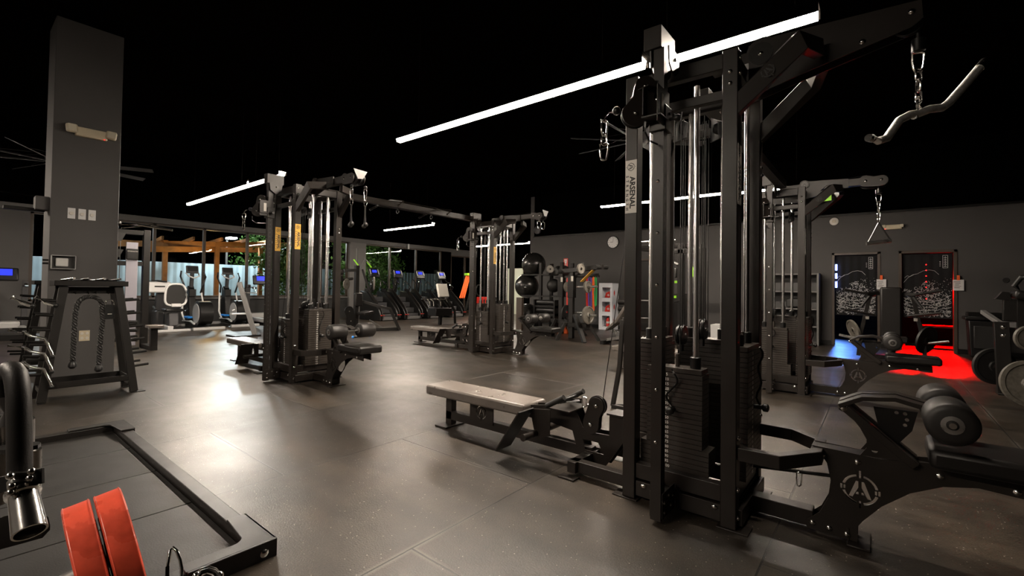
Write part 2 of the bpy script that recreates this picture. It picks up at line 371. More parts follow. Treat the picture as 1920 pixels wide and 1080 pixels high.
# ---- pillar
PX0, PX1, PY0, PY1 = -8.35, -7.78, .78, 1.415
pil = struct('wall_pillar', MB().bb(PX0, PX1, PY0, PY1, 0, 4.44), WALLP, .006)
# ---- outside
struct('ground_outside', MB().bb(-40, WX-.3, -8, 30, -.2, -.02), mat('asphalt', (.05, .05, .05), .8))
def corr(y0, y1, x, h):
    vs = []; fs = []; n = int((y1-y0)/.06)
    for i in range(n+1):
        dx = .02*(1 if (i//2) % 2 else -1); y = y0+(y1-y0)*i/n; vs += [(x+dx, y, 0), (x+dx, y, h), (x+dx-.02, y, 0), (x+dx-.02, y, h)]
    for i in range(n):
        a = 4*i; fs += [(a, a+1, a+5, a+4), (a+2, a+6, a+7, a+3), (a+1, a+3, a+7, a+5)]
    return MB().add(vs, fs)
tag(corr(-2, 20, -22, 2.05).build('corrugated_fence', FENCE), 'pale blue corrugated metal fence outside the windows', 'fence')
t = T('pergola', 'orange-lit timber pergola outside behind the window mullions', 'pergola', (-20, 5.5, 0))
for y in (3.1, 4.95, 6.6, 8.2): MB(t.location).beam((-20, y, 0), (-20, y, 2.75), .14, .14).build('post', WOOD, t)
MB(t.location).beam((-20, 2.6, 2.45), (-20, 10, 3.0), .09, .2).build('beam', WOOD, t)
MB(t.location).beam((-19.3, 4.2, 2.35), (-21, 9.2, 2.75), .09, .2).build('beam', WOOD, t)
for i in range(5): MB(t.location).beam((-18.9, 4.6+.9*i, 2.75+.06*i), (-21.2, 4.9+.9*i, 2.75+.06*i), .06, .12).build('rafter', WOOD, t)
MB(t.location).beam((-20, 3.1, 2.62), (-20, 4.95, 2.62), .08, .08).build('crossbar', WOOD, t)
for y in (3.4, 3.9, 4.5): MB(t.location).cyl((-20, y, .2), (-20, y, 2.6), .02, 6).build('rod', DARK, t)
pl = bpy.data.lights.new('pergola_lamp', 'POINT'); pl.energy = 45; pl.color = (1, .6, .2); pl.shadow_soft_size = .1
po = bpy.data.objects.new('pergola_lamp', pl); COL.objects.link(po); po.location = (-18.8, 6.0, 2.2)
t = T('street_lamp', 'bright street lamp on a pole above the pergola outside', 'street lamp', (-23.5, 8.15, 0))
MB(t.location).cyl((-23.5, 8.15, 0), (-23.5, 8.15, 3.25), .05, 8).beam((-23.5, 8.15, 3.25), (-23.1, 8.15, 3.3), .06, .05).build('pole', TRIMG, t)
MB(t.location).box((-23.0, 8.15, 3.3), (.5, .3, .07)).build('lamp_head', STRL, t)
sl = bpy.data.lights.new('fence_fill_light', 'POINT'); sl.energy = 620; sl.color = (.85, .95, 1); sl.shadow_soft_size = .15  # unseen light added to brighten the fence, apart from the lamp head
so = bpy.data.objects.new('fence_fill_light', sl); COL.objects.link(so); so.location = (-20.6, 7.5, 3.6)
sl2 = bpy.data.lights.new('yard_light', 'POINT'); sl2.energy = 300; sl2.color = (.9, .95, 1); sl2.shadow_soft_size = .15
so2 = bpy.data.objects.new('yard_light', sl2); COL.objects.link(so2); so2.location = (-19, 1.5, 3.4)
def tree(loc, h, r, label, n):
    t = T('tree', label, 'tree', loc, group='trees outside the windows')
    MB().tube([(0, 0, 0), (.05, 0, h*.4), (-.05, .05, h*.75)], [.12, .09, .04], 8).tube([(.03, 0, h*.35), (.4, .3, h*.6)], .04, 6).tube([(.03, 0, h*.35), (-.3, -.5, h*.62)], .04, 6).build('trunk', mat('bark', (.08, .06, .04), .9), t)
    mb = MB(); cl = [V((random.gauss(0, r*.5), random.gauss(0, r*.6), h*.62+random.gauss(0, h*.2))) for _ in range(26)]
    for i in range(n):
        c = random.choice(cl)+V((random.gauss(0, .24), random.gauss(0, .24), random.gauss(0, .22))); a = V([random.gauss(0, 1) for _ in range(3)]).normalized(); b = a.cross(V([random.gauss(0, 1) for _ in range(3)])).normalized()
        s = random.uniform(.05, .1); mb.add([c-a*s, c+b*s*.5, c+a*s, c-b*s*.5], [(0, 1, 2, 3)])
    mb.build('foliage', LEAF, t)
tree((-18.6, 8.9, 0), 3.0, .62, 'bushy lit green tree outside seen between the cable tower rods', 5000)
tree((-18.4, 12.3, 0), 3.4, .95, 'dark green tree outside behind the stair climbers', 7000)
tree((-23.5, 9.9, 0), 3.6, .8, 'small bright green tree outside beyond the pergola', 3000)
gl = bpy.data.lights.new('garden_lamp', 'POINT'); gl.energy = 60; gl.color = (1, .95, .7); gl.shadow_soft_size = .1
go = bpy.data.objects.new('garden_lamp', gl); COL.objects.link(go); go.location = (-17.4, 10.6, 2.9)

# ================= CEILING LIGHTS =================
def strip(xa, xb, y, z, label, m=None):
    t = T('ceiling_light', label, 'ceiling light', ((xa+xb)/2, y, z), group='linear ceiling lights')
    L = xb-xa
    MB().box((0, 0, .05), (L, .12, .03)).bb(-L/2, L/2, -.062, -.056, -.023, .05).bb(-L/2, L/2, .056, .062, -.023, .05).build('housing', BLK, t)
    MB().prism([(-L/2+.01, -.05, .03), (-L/2+.01, -.026, -.044), (-L/2+.01, .026, -.044), (-L/2+.01, .05, .03)], (L-.02, 0, 0)).build('diffuser', m or STRIPM, t)
    for s in (-1, 1): MB().cyl((s*L*.38, 0, .05), (s*L*.38, 0, 4.45-z), .0018, 6).build('hanging_wire', DARK, t)
strip(-1.42, -.30, 3.47, 3.0, 'bright linear ceiling light above the large cable tower at right')
strip(-4.56, -1.44, 3.42, 3.0, 'longest bright linear ceiling light across the picture centre')
strip(-12.05, -8.72, 3.38, 3.0, 'linear ceiling light left of the left cable tower')
strip(-8.66, -7.5, 3.38, 3.0, 'short linear ceiling light directly over the left cable tower')
strip(-12.15, -9.85, 8.65, 3.0, 'linear ceiling light under the link beam between two towers')
strip(-4.65, -2.1, 8.78, 3.0, 'linear ceiling light seen behind the large tower chrome rods')
strip(-2.06, -.95, 8.9, 3.0, 'short linear ceiling light touching the far right tower top')
strip(-13.6, -10.6, 14.2, 3.0, 'farthest linear ceiling light behind the middle cable tower')
strip(-4.6, -1.4, -1.9, 3.0, 'linear ceiling light behind the viewer, right one', STRIPD)
strip(-12.1, -8.7, -1.9, 3.0, 'linear ceiling light behind the viewer, left one')

# ================= CABLE TOWERS =================
BOLT = MB().lathe((0, 0, 0), (0, 0, 1), [(0, .011), (.004, .011), (.007, .0075), (.009, .002)], 10).mesh('bolt', CHROME)
def bolt(parent, p, d, s=1.):
    o = bpy.data.objects.new('bolt', BOLT); COL.objects.link(o); o.parent = parent; o.location = p; o.rotation_euler = V(d).to_track_quat('Z', 'Y').to_euler(); o.scale = (s, s, s); return o
SP = {}
def stack_plate(num, wd):
    k = (num, wd)
    if k not in SP:
        mb = MB().box((0, 0, .0125), (wd, .125, .0243))
        mb.cm = 1; mb.text(str(num), .023, Matrix(((1, 0, 0, -.038), (0, 0, -1, -.0629), (0, 1, 0, .0125), (0, 0, 0, 1))), .0004)
        mb.cm = 2; mb.cyl((0, -.0632, .0125), (0, -.0625, .0125), .006, 8)
        mb.add([(-.055, -.0626, .003), (-.052, -.0628, .003), (-.052, -.0628, .022), (-.055, -.0626, .022)], [(0, 1, 2, 3)])
        SP[k] = mb.mesh('weight_plate', [PLATEB, NUMW, INK])
    return SP[k]
def stack(t, x, y, rz, nlow, nup, z0=.2, w1=.38, w2=.31, pin=5):
    """weight stack; local -Y is the labelled face"""
    R = Matrix.Rotation(rz, 3, 'Z'); O = V((x, y, 0))
    zt = z0+(nlow+nup)*.027
    def q(a, b, c): return O+R @ V((a, b, c))
    hd = MB().box(q(0, 0, zt+.014), (w2-.01, .12, .026), R=R)
    hd.cyl(q(0, 0, zt+.02), q(0, 0, zt+.1), .012, 10)
    s = hd.build('weight_stack', PLATEB, t, .001, label='black weight stack with numbered plates')
    n = nlow+nup
    for i in range(n):
        wd = w1 if i < nlow else w2
        o = bpy.data.objects.new('weight_plate', stack_plate((n-i)*5, wd)); COL.objects.link(o); o.parent = s; o.location = q(0, 0, z0+i*.027); o.rotation_euler = (0, 0, rz)
    for a in (-.1, .1):
        MB().cyl(q(a, 0, zt+.03), q(a, 0, 2.36), .0155, 16).build('guide_rod', RODM, t)
        MB().lathe(q(a, 0, zt+.028), (0, 0, 1), [(0, .029), (.06, .029), (.065, .022)], 18).build('rod_collar', BLACKP, t)
    # selector pin and its coiled lead
    zp = zt-pin*.027+.0125
    pts = [q(.0+.03*math.sin(k*.55), -.09-.012*math.sin(k*1.1), zt+.02-(zt-zp+.02)*k/12) for k in range(13)]
    pb = MB().tube(pts, .006, 6); pb.cyl(q(0, -.06, zp), q(0, -.1, zp), .013, 10); pb.lathe(q(0, -.1, zp), R @ V((0, -1, 0)), [(0, .01), (.01, .022), (.03, .022), (.036, .012)], 12)
    pb.build('selector_pin', BLACKP, t)
    return zt
def pulley(parent, c, ax, r=.055, cover=True, name='pulley'):
    c = V(c); ax = V(ax).normalized()
    o = MB().lathe(c-ax*.013, ax, [(0, r), (.004, r), (.009, r*.86), (.017, r*.86), (.022, r), (.026, r)], 24).build(name, BLACKP, parent)
    return o
def sheath(mb, a, b, ra, rb, ax, th):
    """rounded double-lobe plate around two pulley centres"""
    a = V(a); b = V(b); ax = V(ax).normalized(); d = (b-a).normalized(); s = ax.cross(d)
    P = []
    for i in range(13): th_ = math.pi/2+math.pi*i/12; P.append(a+(d*math.cos(th_)+s*math.sin(th_))*ra)
    P.append(a.lerp(b, .5)-s*min(ra, rb)*.78)
    for i in range(13): th_ = -math.pi/2+math.pi*i/12; P.append(b+(d*math.cos(th_)+s*math.sin(th_))*rb)
    mb.prism([p-ax*th/2 for p in P], ax*th)
    return mb
HX, HY = .267, .275
def tower_base():
    t = T('cable_tower', '', 'cable machine')
    for x, y in ((-HX, -HY), (HX, -HY), (-HX, HY), (HX, HY)):
        MB().bb(x-.0375, x+.0375, y-.0375, y+.0375, .008, 2.45).build('post', STEEL, t, .004)
        MB().bb(x-.055-(.04 if x < 0 else 0), x+.055+(.04 if x > 0 else 0), y-.05, y+.05, 0, .008).build('foot_plate', STEEL, t, .002)
    # frame rails
    for y in (-HY, HY):
        for z in (.07, .17): MB().bb(-HX+.038, HX-.038, y-.025, y+.03, z-.045, z+.04).build('lower_rail', STEEL, t, .003)
        MB().bb(-HX+.038, HX-.038, y-.025, y+.025, 2.36, 2.44).build('top_rail', STEEL, t, .003)
        MB().bb(-HX+.038, HX-.038, y-.02, y+.02, 2.2, 2.25).build('top_rail', STEEL, t, .003)
    for x in (-HX, HX):
        for z in (.07, .17): MB().bb(x-.025, x+.025, -HY+.038, HY-.038, z-.045, z+.04).build('lower_rail', STEEL, t, .003)
        MB().bb(x-.025, x+.025, -HY+.038, HY-.038, 2.36, 2.44).build('top_rail', STEEL, t, .003)
    # four stacks
    za = stack(t, -.04, -.165, 0, 5, 15, pin=8)
    zb = stack(t, .255, .035, math.pi/2, 5, 20, pin=12)
    zc = stack(t, -.25, .06, -math.pi/2, 5, 20, pin=4)
    zd = stack(t, .0, .235, math.pi, 5, 20, pin=4)
    # cables and floating pulley blocks
    for x, y, z in ((-.04, -.165, za), (.255, .035, zb), (-.25, .06, zc), (0, .235, zd)):
        MB().cyl((x+.012, y, z+.1), (x+.012, y, 2.3), .003, 6).cyl((x-.03, y+.01, z+.18), (x-.03, y+.01, 2.3), .003, 6).build('cable', BLACKP, t)
    for x, y, z in ((.05, .06, .97), (-.07, .05, .93)):
        b = MB(); b.lathe((x-.04, y, z), (1, 0, 0), [(0, .058), (.01, .062), (.014, .062), (.016, .05), (.022, .05), (.024, .062), (.03, .062), (.04, .058)], 22)
        b.bb(x-.028, x-.012, y-.02, y+.02, z-.1, z+.02); p = b.build('floating_pulley', BLACKP, t); bolt(p, (x+.001, y, z), (1, 0, 0), 1.)
        MB().cyl((x, y-.05, z), (x, y-.05, 2.25), .003, 6).cyl((x-.02, y+.05, z), (x-.02, y+.05, 2.25), .003, 6).build('cable', BLACKP, t)
    for x, z in ((-.1, 2.18), (.1, 2.14)):
        b = MB().prism([(x, -.06, z-.08), (x+.05, -.02, z-.05), (x+.05, -.0, z+.05), (x, -.04, z+.07)], (.004, .01, 0)); b.lathe((x+.01, 0, z), (1, .2, 0), [(0, .045), (.02, .045)], 18)
        b.build('guide_pulley', BLACKP, t)
    # front column for the adjustable pulley
    cx, cy = -.035, -.47
    c = MB().bb(cx-.0275, cx+.0275, cy-.0275, cy+.0275, .02, 2.47); c.cm = 1
    for i in range(36): c.box((cx+.0277, cy, .3+i*.05), (.0006, .013, .018))
    c = c.build('adjustment_column', [STEEL, INK], t)
    for i in range(7): bolt(c, (cx+.0, cy-.0277, .42+i*.27), (0, -1, 0), .8)
    MB().bb(cx-.02, cx+.02, cy+.029, -HY-.03, .05, .13).bb(cx+.028, cx+.034, cy-.02, cy+.16, .03, .16).bb(cx-.034, cx-.028, cy-.02, cy+.16, .03, .16).build('column_bracket', STEEL, t, .002)
    for dy, z in ((-.0, .06), (0, .11), (.06, .13), (.09, .07), (.12, .11)): bolt(t, (cx+.0345, cy+dy, z), (1, 0, 0), .8)
    # header beam over the column, with two pulley cheeks
    hb = MB().bb(-.112, -.017, -.515, -.31, 2.468, 2.585).build('header_beam', STEEL, t, .003)
    for x in (-.085, .012):
        MB().prism([(x, -.5, 2.468), (x, -.34, 2.468), (x, -.36, 2.37), (x, -.42, 2.33), (x, -.49, 2.38)], (.008, 0, 0)).build('pulley_cheek', STEEL, t)
        bolt(t, (x+.009, -.42, 2.42), (1, 0, 0), .9)
    pulley(t, (-.035, -.42, 2.4), (1, 0, 0), .07)
    # carriage (sleeve) with double pulley on the -Y side
    k = MB(); k.bb(cx-.045, cx+.045, cy-.045, cy+.045, 2.03, 2.16).build('carriage', STEEL, t, .004)
    sv = k = t
    MB().pathbeam([(cx-.05, cy-.0, 2.26), (cx-.05, cy-.09, 2.24), (cx+.0, cy-.11, 2.24)], .06, .006, (0, 0, 1)).bb(cx-.05, cx-.044, cy-.12, cy+.02, 2.1, 2.24).bb(cx-.05, cx+.05, cy-.13, cy-.03, 2.08, 2.088).bb(cx+.03, cx+.036, cy-.13, cy+.03, 2.05, 2.24).build('carriage_bracket', STEEL, t, .001)
    MB().box((cx+.0375, cy-.07, 2.155), (.002, .03, .1)).build('warning_label', LABW, t, label='small white warning label')
    MB().lathe((cx+.05, cy, 2.09), (1, 0, 0), [(0, .009), (.03, .009), (.03, .018), (.045, .02), (.055, .014)], 12).cyl((cx+.04, cy, 2.12), (cx+.055, cy, 2.12), .008, 8).build('pop_pin', BLACKP, t)
    sd = V((-.82, -.572, 0)); sn = V((.572, -.82, 0)); so_ = V((-.035, -.50, 0))
    def sw(d, z, n=0): return so_+sd*d+sn*n+V((0, 0, z))
    for k in (-.018, .018):
        m_ = MB(); sheath(m_, sw(.07, 2.26, k), sw(.12, 2.12, k), .055, .07, sn, .006); m_.prism([sw(.12, 2.18, k-.003), sw(0, 2.2, k-.003), sw(0, 2.08, k-.003), sw(.12, 2.06, k-.003)], sn*.006)
        pc = m_.build('pulley_cover', STEEL, t, .001)
        if k > 0:
            for d_, z_ in ((.07, 2.26), (.12, 2.12), (.01, 2.19), (.01, 2.10)): bolt(pc, sw(d_, z_, k+.004), sn, 1.)
    pulley(t, sw(.07, 2.26), sn, .05); pulley(t, sw(.12, 2.12), sn, .066)
    MB().sphere(sw(.215, 2.14), .022, 14, 8).build('cable_stopper', BLACKP, t)
    MB().tube([(cx, cy-.2, 2.03), (cx, cy-.2, 1.98), (cx, cy-.15, 1.95), (cx, cy-.04, 1.96)], .005, 8).build('wire_hook', BLACKP, t)
    # ---- lat station on +X side
    P = [(.62, .385), (.51, .41), (.505, .41)]
    out = [(.595, .435), (.62, .42), (.66, .36), (.675, .28), (.665, .19), (.63, .11), (.575, .055), (.575, .015), (.78, .015), (.782, .09), (.80, .12), (.87, .21), (.97, .30), (1.08, .36), (1.19, .385), (1.42, .37), (1.42, .44), (1.06, .455), (.87, .428)]
    for y in (-.052, .044):
        lp = MB().plate([out]+(emblem(.79, .265, .078) if y < 0 else [arc(.80, .265, .1, 0, 350, 30)]), .008, XZ(y)).build('seat_side_plate', STEEL, t, .0008)
        if y < 0:
            for q in ((.64, .395), (.78, .395), (1.07, .405), (1.3, .4), (.6, .05), (.67, .045), (.74, .038)): bolt(lp, (q[0], y-.004, q[1]), (0, -1, 0), 1.2)
    MB().bb(.60, 1.38, -.048, .04, .39, .43).build('seat_frame', STEEL, t, .002)
    MB().bb(HX+.04, .6, -.045, .04, .02, .1).bb(.74, .83, -.1, .1, 0, .01).bb(.74, .75, -.06, .06, .01, .07).build('floor_rail', STEEL, t, .003)
    MB().bb(HX+.02, HX+.06, -HY, HY, .02, .1).build('floor_rail', STEEL, t, .003)
    # octagonal guard loop
    lp = [(HX+.04, -HY, .385), (.48, -HY+.0, .385), (.62, -.11, .395), (.62, .11, .395), (.48, HY, .385), (HX+.04, HY, .385)]
    MB().pathbeam(lp, .05, .065, (0, 0, 1)).build('guard_loop', STEEL, t, .003)
    for y in (-1, 1): bolt(t, (HX+.04, y*(HY-.0), .46), (1, 0, 0), 1.1)
    s = MB(); s.box((1.26, 0, .495), (.46, .30, .085)); s.build('seat_pad', VINYL, t, .022)
    # support, arm and rollers
    for y in (-.055, .055):
        MB().beam((.735, y, .645), (.99, y, .43), .035, .055, (0, 1, 0)).build('roller_support', STEEL, t, .002)
        MB().plate([[(.745, .62), (.80, .57), (.95, .44), (.79, .43), (.815, .47), (.815, .51), (.79, .56)], arc(.845, .465, .012, 0, 330, 10)], .008, XZ(y)).build('support_gusset', STEEL, t)
        pts = [(.71, y, .655), (.80, y, .705), (.92, y, .72), (1.05, y, .69)]
        MB().pathbeam(pts, .02, .075, (0, 1, 0)).build('roller_arm', STEEL, t, .002)
        bolt(t, (.725, y+math.copysign(.02, y), .65), (0, math.copysign(1, y), 0), 1.8)
    MB().plate([[(.84, .66), (1.0, .66), (.98, .57), (.93, .50), (.86, .56)], arc(.955, .645, .008, 0, 340, 8), arc(.962, .618, .008, 0, 340, 8), arc(.955, .592, .008, 0, 340, 8), arc(.925, .645, .008, 0, 340, 8)], .012, XZ(0)).build('adjustment_quadrant', DARK, t)
    MB().cyl((1.09, -.3, .68), (1.09, .3, .68), .012, 12).build('roller_axle', CHROME, t)
    for y in (-.185, .185):
        r = MB().lathe((1.09, y-.1, .68), (0, 1, 0), [(0, .06), (.006, .078), (.016, .085), (.184, .085), (.194, .078), (.2, .06)], 30).build('foam_roller', FOAM, t)
        for s in (-1, 1): MB().lathe((1.09, y+s*.1, .68), (0, s, 0), [(-.004, .036), (.003, .036), (.004, .02), (-.002, .019)], 20).build('end_ring', BRUSH, r)
    # ---- row station on -X side
    MB().bb(-.70, -.64, -.28, .25, .03, .1).bb(-.74, -.62, -.33, -.26, 0, .012).bb(-.70, -HX-.035, -.25, -.19, .03, .1).bb(-.70, -HX-.035, .19, .25, .03, .1).build('base_frame', STEEL, t, .003)
    MB().bb(-2.1, -.66, -.03, .03, .055, .125).build('bench_rail', STEEL, t, .003)
    MB().bb(-2.10, -2.03, -.03, .03, .01, .26).bb(-2.14, -2.0, -.12, .12, 0, .012).build('bench_leg', STEEL, t, .003)
    MB().plate([[(-1.80, .1), (-1.545, .1), (-1.545, .26), (-1.80, .26)]]+emblem(-1.672, .185, .062), .01, XZ(-.035)).build('emblem_plate', STEEL, t, .001)
    MB().bb(-2.12, -1.16, -.035, .035, .235, .262).build('bench_frame', STEEL, t, .003)
    MB().box((-1.70, 0, .306), (1.08, .29, .085)).build('bench_pad', TANV, t, .018)
    o = [(-1.2, .27), (-1.2, .33), (-.95, .37), (-.78, .37), (-.72, .26), (-.62, .24), (-.52, .245), (-.52, .38), (-.42, .38), (-.42, .22), (-.55, .03), (-.70, .03), (-.76, .1), (-.80, .22)]
    for y in (-.05, .045): MB().plate([o, [(-.70, .11), (-.72, .18), (-.60, .18), (-.56, .11)]], .008, XZ(y)).build('pulley_bracket', STEEL, t, .001)
    MB().bb(-.53, -.42, -.075, .075, .38, .392).build('bracket_top', STEEL, t, .001); MB().bb(-.94, -.76, -.16, .1, .368, .376).build('top_shelf', STEEL, t, .001)
    # foot plates on a cross tube
    MB().cyl((-1.0, -.36, .2), (-1.0, .36, .2), .024, 14).build('foot_bar', STEEL, t)
    for s in (-1, 1):
        a = V((-1.22, s*.3, .07)); b = V((-1.02, s*.3, .37))
        f = MB().beam(a, b, .17, .01, (1, 0, .5)).build('foot_plate', STEEL, t, .001)
        MB().prism([(-1.05, s*.215, .36), (-.88, s*.215, .38), (-.88, s*.215, .2), (-1.0, s*.215, .17)], (0, .005, 0)).build('foot_gusset', STEEL, t)
    s = MB(); sheath(s, (-.60, -.085, .43), (-.64, -.085, .30), .055, .06, (0, 1, 0), .006); sheath(s, (-.60, -.045, .43), (-.64, -.045, .30), .055, .06, (0, 1, 0), .006)
    rp = s.build('row_pulley_cover', STEEL, t, .001)
    for q in ((-.6, .43), (-.64, .3)): bolt(rp, (q[0], -.089, q[1]), (0, -1, 0), 1.2)
    pulley(t, (-.6, -.065, .43), (0, 1, 0), .064); pulley(t, (-.64, -.065, .30), (0, 1, 0), .055)
    MB().cyl((-.565, -.065, .46), (-HX-.055, -.02, 2.32), .003, 6).build('cable', BLACKP, t)
    pulley(t, (-HX-.06, -.02, 2.36), (0, 1, 0), .05)
    # post bolts
    for x in (-HX, HX):
        for z in (.06, .2, .46, 2.12, 2.17, 2.32, 2.40): 
            if x > 0 or z < .3: bolt(t, (x+.038, -HY-.01, z), (1, 0, 0), 1.1)
        for z in (2.27, 2.33): bolt(t, (x, -HY-.038, z), (0, -1, 0), 1.0)
    for z in (.06, .2, 2.12, 2.17, 1.9, 1.95): bolt(t, (HX+.038, HY, z), (1, 0, 0), 1.)
    for x in (-.18, .2): bolt(t, (x, -HY-.026, .09), (0, -1, 0), 1.3)
    # braces from the posts up to the boom
    for s in (-1, 1):
        br = MB().pathbeam([(HX+.0, s*(HY+.01), 2.13), (HX+.30, s*(HY-.0), 2.40), (HX+.36, s*.10, 2.42)], .05, .085, (0, 0, 1)); br.build('boom_brace', STEEL, t, .003)
    Mb = Matrix(((.74, -.66, 0, HX+.17), (0, 0, -1, -HY-.0355), (.67, .75, 0, 2.285), (0, 0, 0, 1)))
    eb = MB()
    for l in emblem(0, 0, .034): eb.plate([l], .0006, Mb)
    eb.build('brace_emblem', INK, t, label='black round A emblem')
    return t
def sign(t, M_, bg, nm='name_plate'):
    """upright maker plate; local 2D: x right, y up; text runs downward"""
    mb = MB(); mb.add([M_ @ V(p) for p in [(-.035, -.155, 0), (.035, -.155, 0), (.035, .155, 0), (-.035, .155, 0), (-.035, -.155, .0015), (.035, -.155, .0015), (.035, .155, .0015), (-.035, .155, .0015)]], [(4, 5, 6, 7), (0, 1, 5, 4), (1, 2, 6, 5), (2, 3, 7, 6), (3, 0, 4, 7)])
    mb.cm = 1; R = Matrix(((0, 1, 0, 0), (-1, 0, 0, 0), (0, 0, 1, 0), (0, 0, 0, 1)))
    R1 = R.copy(); R1.translation = V((.008, -.035, .0018)); mb.text('ARSENAL', .0445, M_ @ R1, off=.0016)
    R2 = R.copy(); R2.translation = V((-.023, -.035, .0018)); 
    for i, ch in enumerate('STRENGTH'):
        R3 = R.copy(); R3.translation = V((-.023, .06-i*.0272, .0018)); mb.text(ch, .022, M_ @ R3, off=.0007)
    ES = emblem(0, 0, .025); 
    R4 = R.copy(); R4.translation = V((0, .115, .0018)); 
    for l in ES: mb.plate([l], .0005, M_ @ R4)
    return mb.build(nm, [bg, INK], t)
def M3(a, b, c, o): return Matrix(((a[0], b[0], c[0], o[0]), (a[1], b[1], c[1], o[1]), (a[2], b[2], c[2], o[2]), (0, 0, 0, 1)))
def sgn_front(x): return M3((1, 0, 0), (0, 0, 1), (0, -1, 0), (x, -HY-.0382, 1.805))
def sgn_side(x): return M3((0, 1, 0), (0, 0, 1), (1, 0, 0), (x+.0382, -HY, 1.8))
TW = [((-.865, 2.815), 'largest black cable tower with chrome rods, nearest on the right'),
      ((-5.885, 2.99), 'left black cable tower with yellow name labels and two hanging handles'),
      ((-5.79, 6.58), 'middle far cable tower with yellow labels and two bare carabiners'),
      ((-.985, 6.62), 'right far cable tower with a single handle hanging near the doorways')]
base = tower_base()
towers = [base]+[ctree(base) for _ in range(3)]
for t, ((x, y), l) in zip(towers, TW): t.location = (x, y, 0); t['label'] = l; t['group'] = 'four-stack cable towers'
# name plates
sign(towers[0], sgn_front(-HX), LABW); sign(towers[0], sgn_side(HX), LABW)
for i in (1, 2): sign(towers[i], sgn_side(HX), YEL); sign(towers[i], sgn_side(-HX), YEL)
sign(towers[3], sgn_side(HX), LABW)
# large tower boom: two deep side plates
t = towers[0]
o = [(.30, 2.56), (.42, 2.575), (1.015, 2.545), (1.02, 2.46), (.98, 2.43), (.55, 2.335), (.30, 2.27)]
for y in (-.05, .04):
    p = MB().plate([o], .008, XZ(y)).build('boom_side_plate', STEEL, t, .001)
    if y < 0:
        for q in ((.98, 2.5), (.62, 2.47), (.8, 2.42), (.36, 2.5)): bolt(p, (q[0], y-.004, q[1]), (0, -1, 0), 1.2)
MB().bb(.10, .9, -.044, .035, 2.47, 2.53).build('boom_core', STEEL, t)
pulley(t, (.36, -.0, 2.53), (0, 1, 0), .08); pulley(t, (.97, 0, 2.47), (0, 1, 0), .055)
MB().lathe((.36, -.058, 2.5), (0, 1, 0), [(0, .06), (.004, .06)], 24).build('pulley_cap', DARK, t)
# other booms
def boom(t, x1, z1, two):
    MB().beam((.0, 0, 2.49), (x1-.1, 0, z1), .07, .085).build('boom', STEEL, t, .003)
    MB().plate([[(.24, 2.56), (.7, 2.535), (.7, 2.43), (.62, 2.43), (.28, 2.34)], [(.42, 2.42), (.50, 2.49), (.62, 2.47), (.6, 2.45)]], .01, XZ(-.045)).build('boom_gusset', STEEL, t, .001)
    MB().lathe((.27, -.07, 2.52), (0, 1, 0), [(0, .05), (.03, .05)], 24).build('boom_pulley', STEEL, t)
    MB().plate([arc(0, 0, .035, 0, 350, 16)]+emblem(0, 0, .03), .002, Matrix(((1, 0, 0, .27), (0, 0, -1, -.072), (0, 1, 0, 2.52), (0, 0, 0, 1)))).build('pulley_emblem', TRIMG, t)
    for y in (.07, -.075):
        h = MB(); sheath(h, (x1-.11, y, z1-.01), (x1+.03, y, z1-.02), .065, .06, (0, 1, 0), .006); hc = h.build('head_plate', STEEL, t, .001)
    for q in (x1-.11, x1+.03): bolt(hc, (q, -.079, z1-.01), (0, -1, 0), 1.3)
    for y in (-.035, .035): pulley(t, (x1+.03, y, z1-.02), (0, 1, 0), .055)
    if two: MB().plate([[(x1-.06, z1+.08), (x1+.12, z1+.07), (x1+.07, z1-.02), (x1, z1-.03)]], .006, Matrix(((0, 0, 1, x1+.1), (1, 0, 0, -x1-.03), (0, 1, 0, 0), (0, 0, 0, 1)))).build('head_end_plate', TRIMG, t, .001)
    MB().tube([(.3, 0, 2.56), (.7, 0, z1+.06), (x1-.1, 0, z1+.07)], .003, 6).build('cable', BLACKP, t)
boom(towers[1], 1.10, 2.47, True); boom(towers[2], 1.12, 2.50, True); boom(towers[3], .97, 2.49, False)
MB().prism([(HX+.22, -HY-.04, 2.25), (HX+.29, -HY-.04, 2.32), (HX+.29, -HY-.04, 2.255)], (0, -.004, 0)).build('lime_sticker', GREEN, towers[3], label='lime green sticker on the brace')
# link beams between towers
for (xa, ya, yb, lab) in ((-5.98, 3.32, 6.25, 'long steel link beam joining the left and middle cable towers'), (-.92, 3.14, 6.3, 'steel link beam joining the two right-hand cable towers')):
    t = T('link_beam', lab, 'beam', (xa, ya, 2.46))
    MB(t.location).bb(xa-.045, xa+.045, ya-.02, yb+.02, 2.452, 2.54).build('beam', STEEL, t, .003)
    if xa < -3:
        k = MB(t.location)
        for yy in (4.35, 5.35): k.tube([(xa+.36, yy-.12, 2.42), (xa+.33, yy, 2.5), (xa, yy+.02, 2.56), (xa-.33, yy, 2.5), (xa-.36, yy-.12, 2.42)], .016, 8)
        k.build('pull_up_handles', STEEL, t)
        MB(t.location).tube([(xa+.3, 4.35, 2.5), (xa+.3, 5.35, 2.5)], .014, 8).tube([(xa-.3, 4.35, 2.5), (xa-.3, 5.35, 2.5)], .014, 8).build('pull_up_rail', STEEL, t)
        for yy in (4.5, 5.2): MB(t.location).lathe((xa, yy, 2.44), (0, 0, -1), [(0, .01), (.02, .01)], 8).tube([(xa+.03*math.cos(a*.628), yy, 2.4+.03*math.sin(a*.628)) for a in range(10)], .006, 6, True).build('eye_ring', DARK, t)

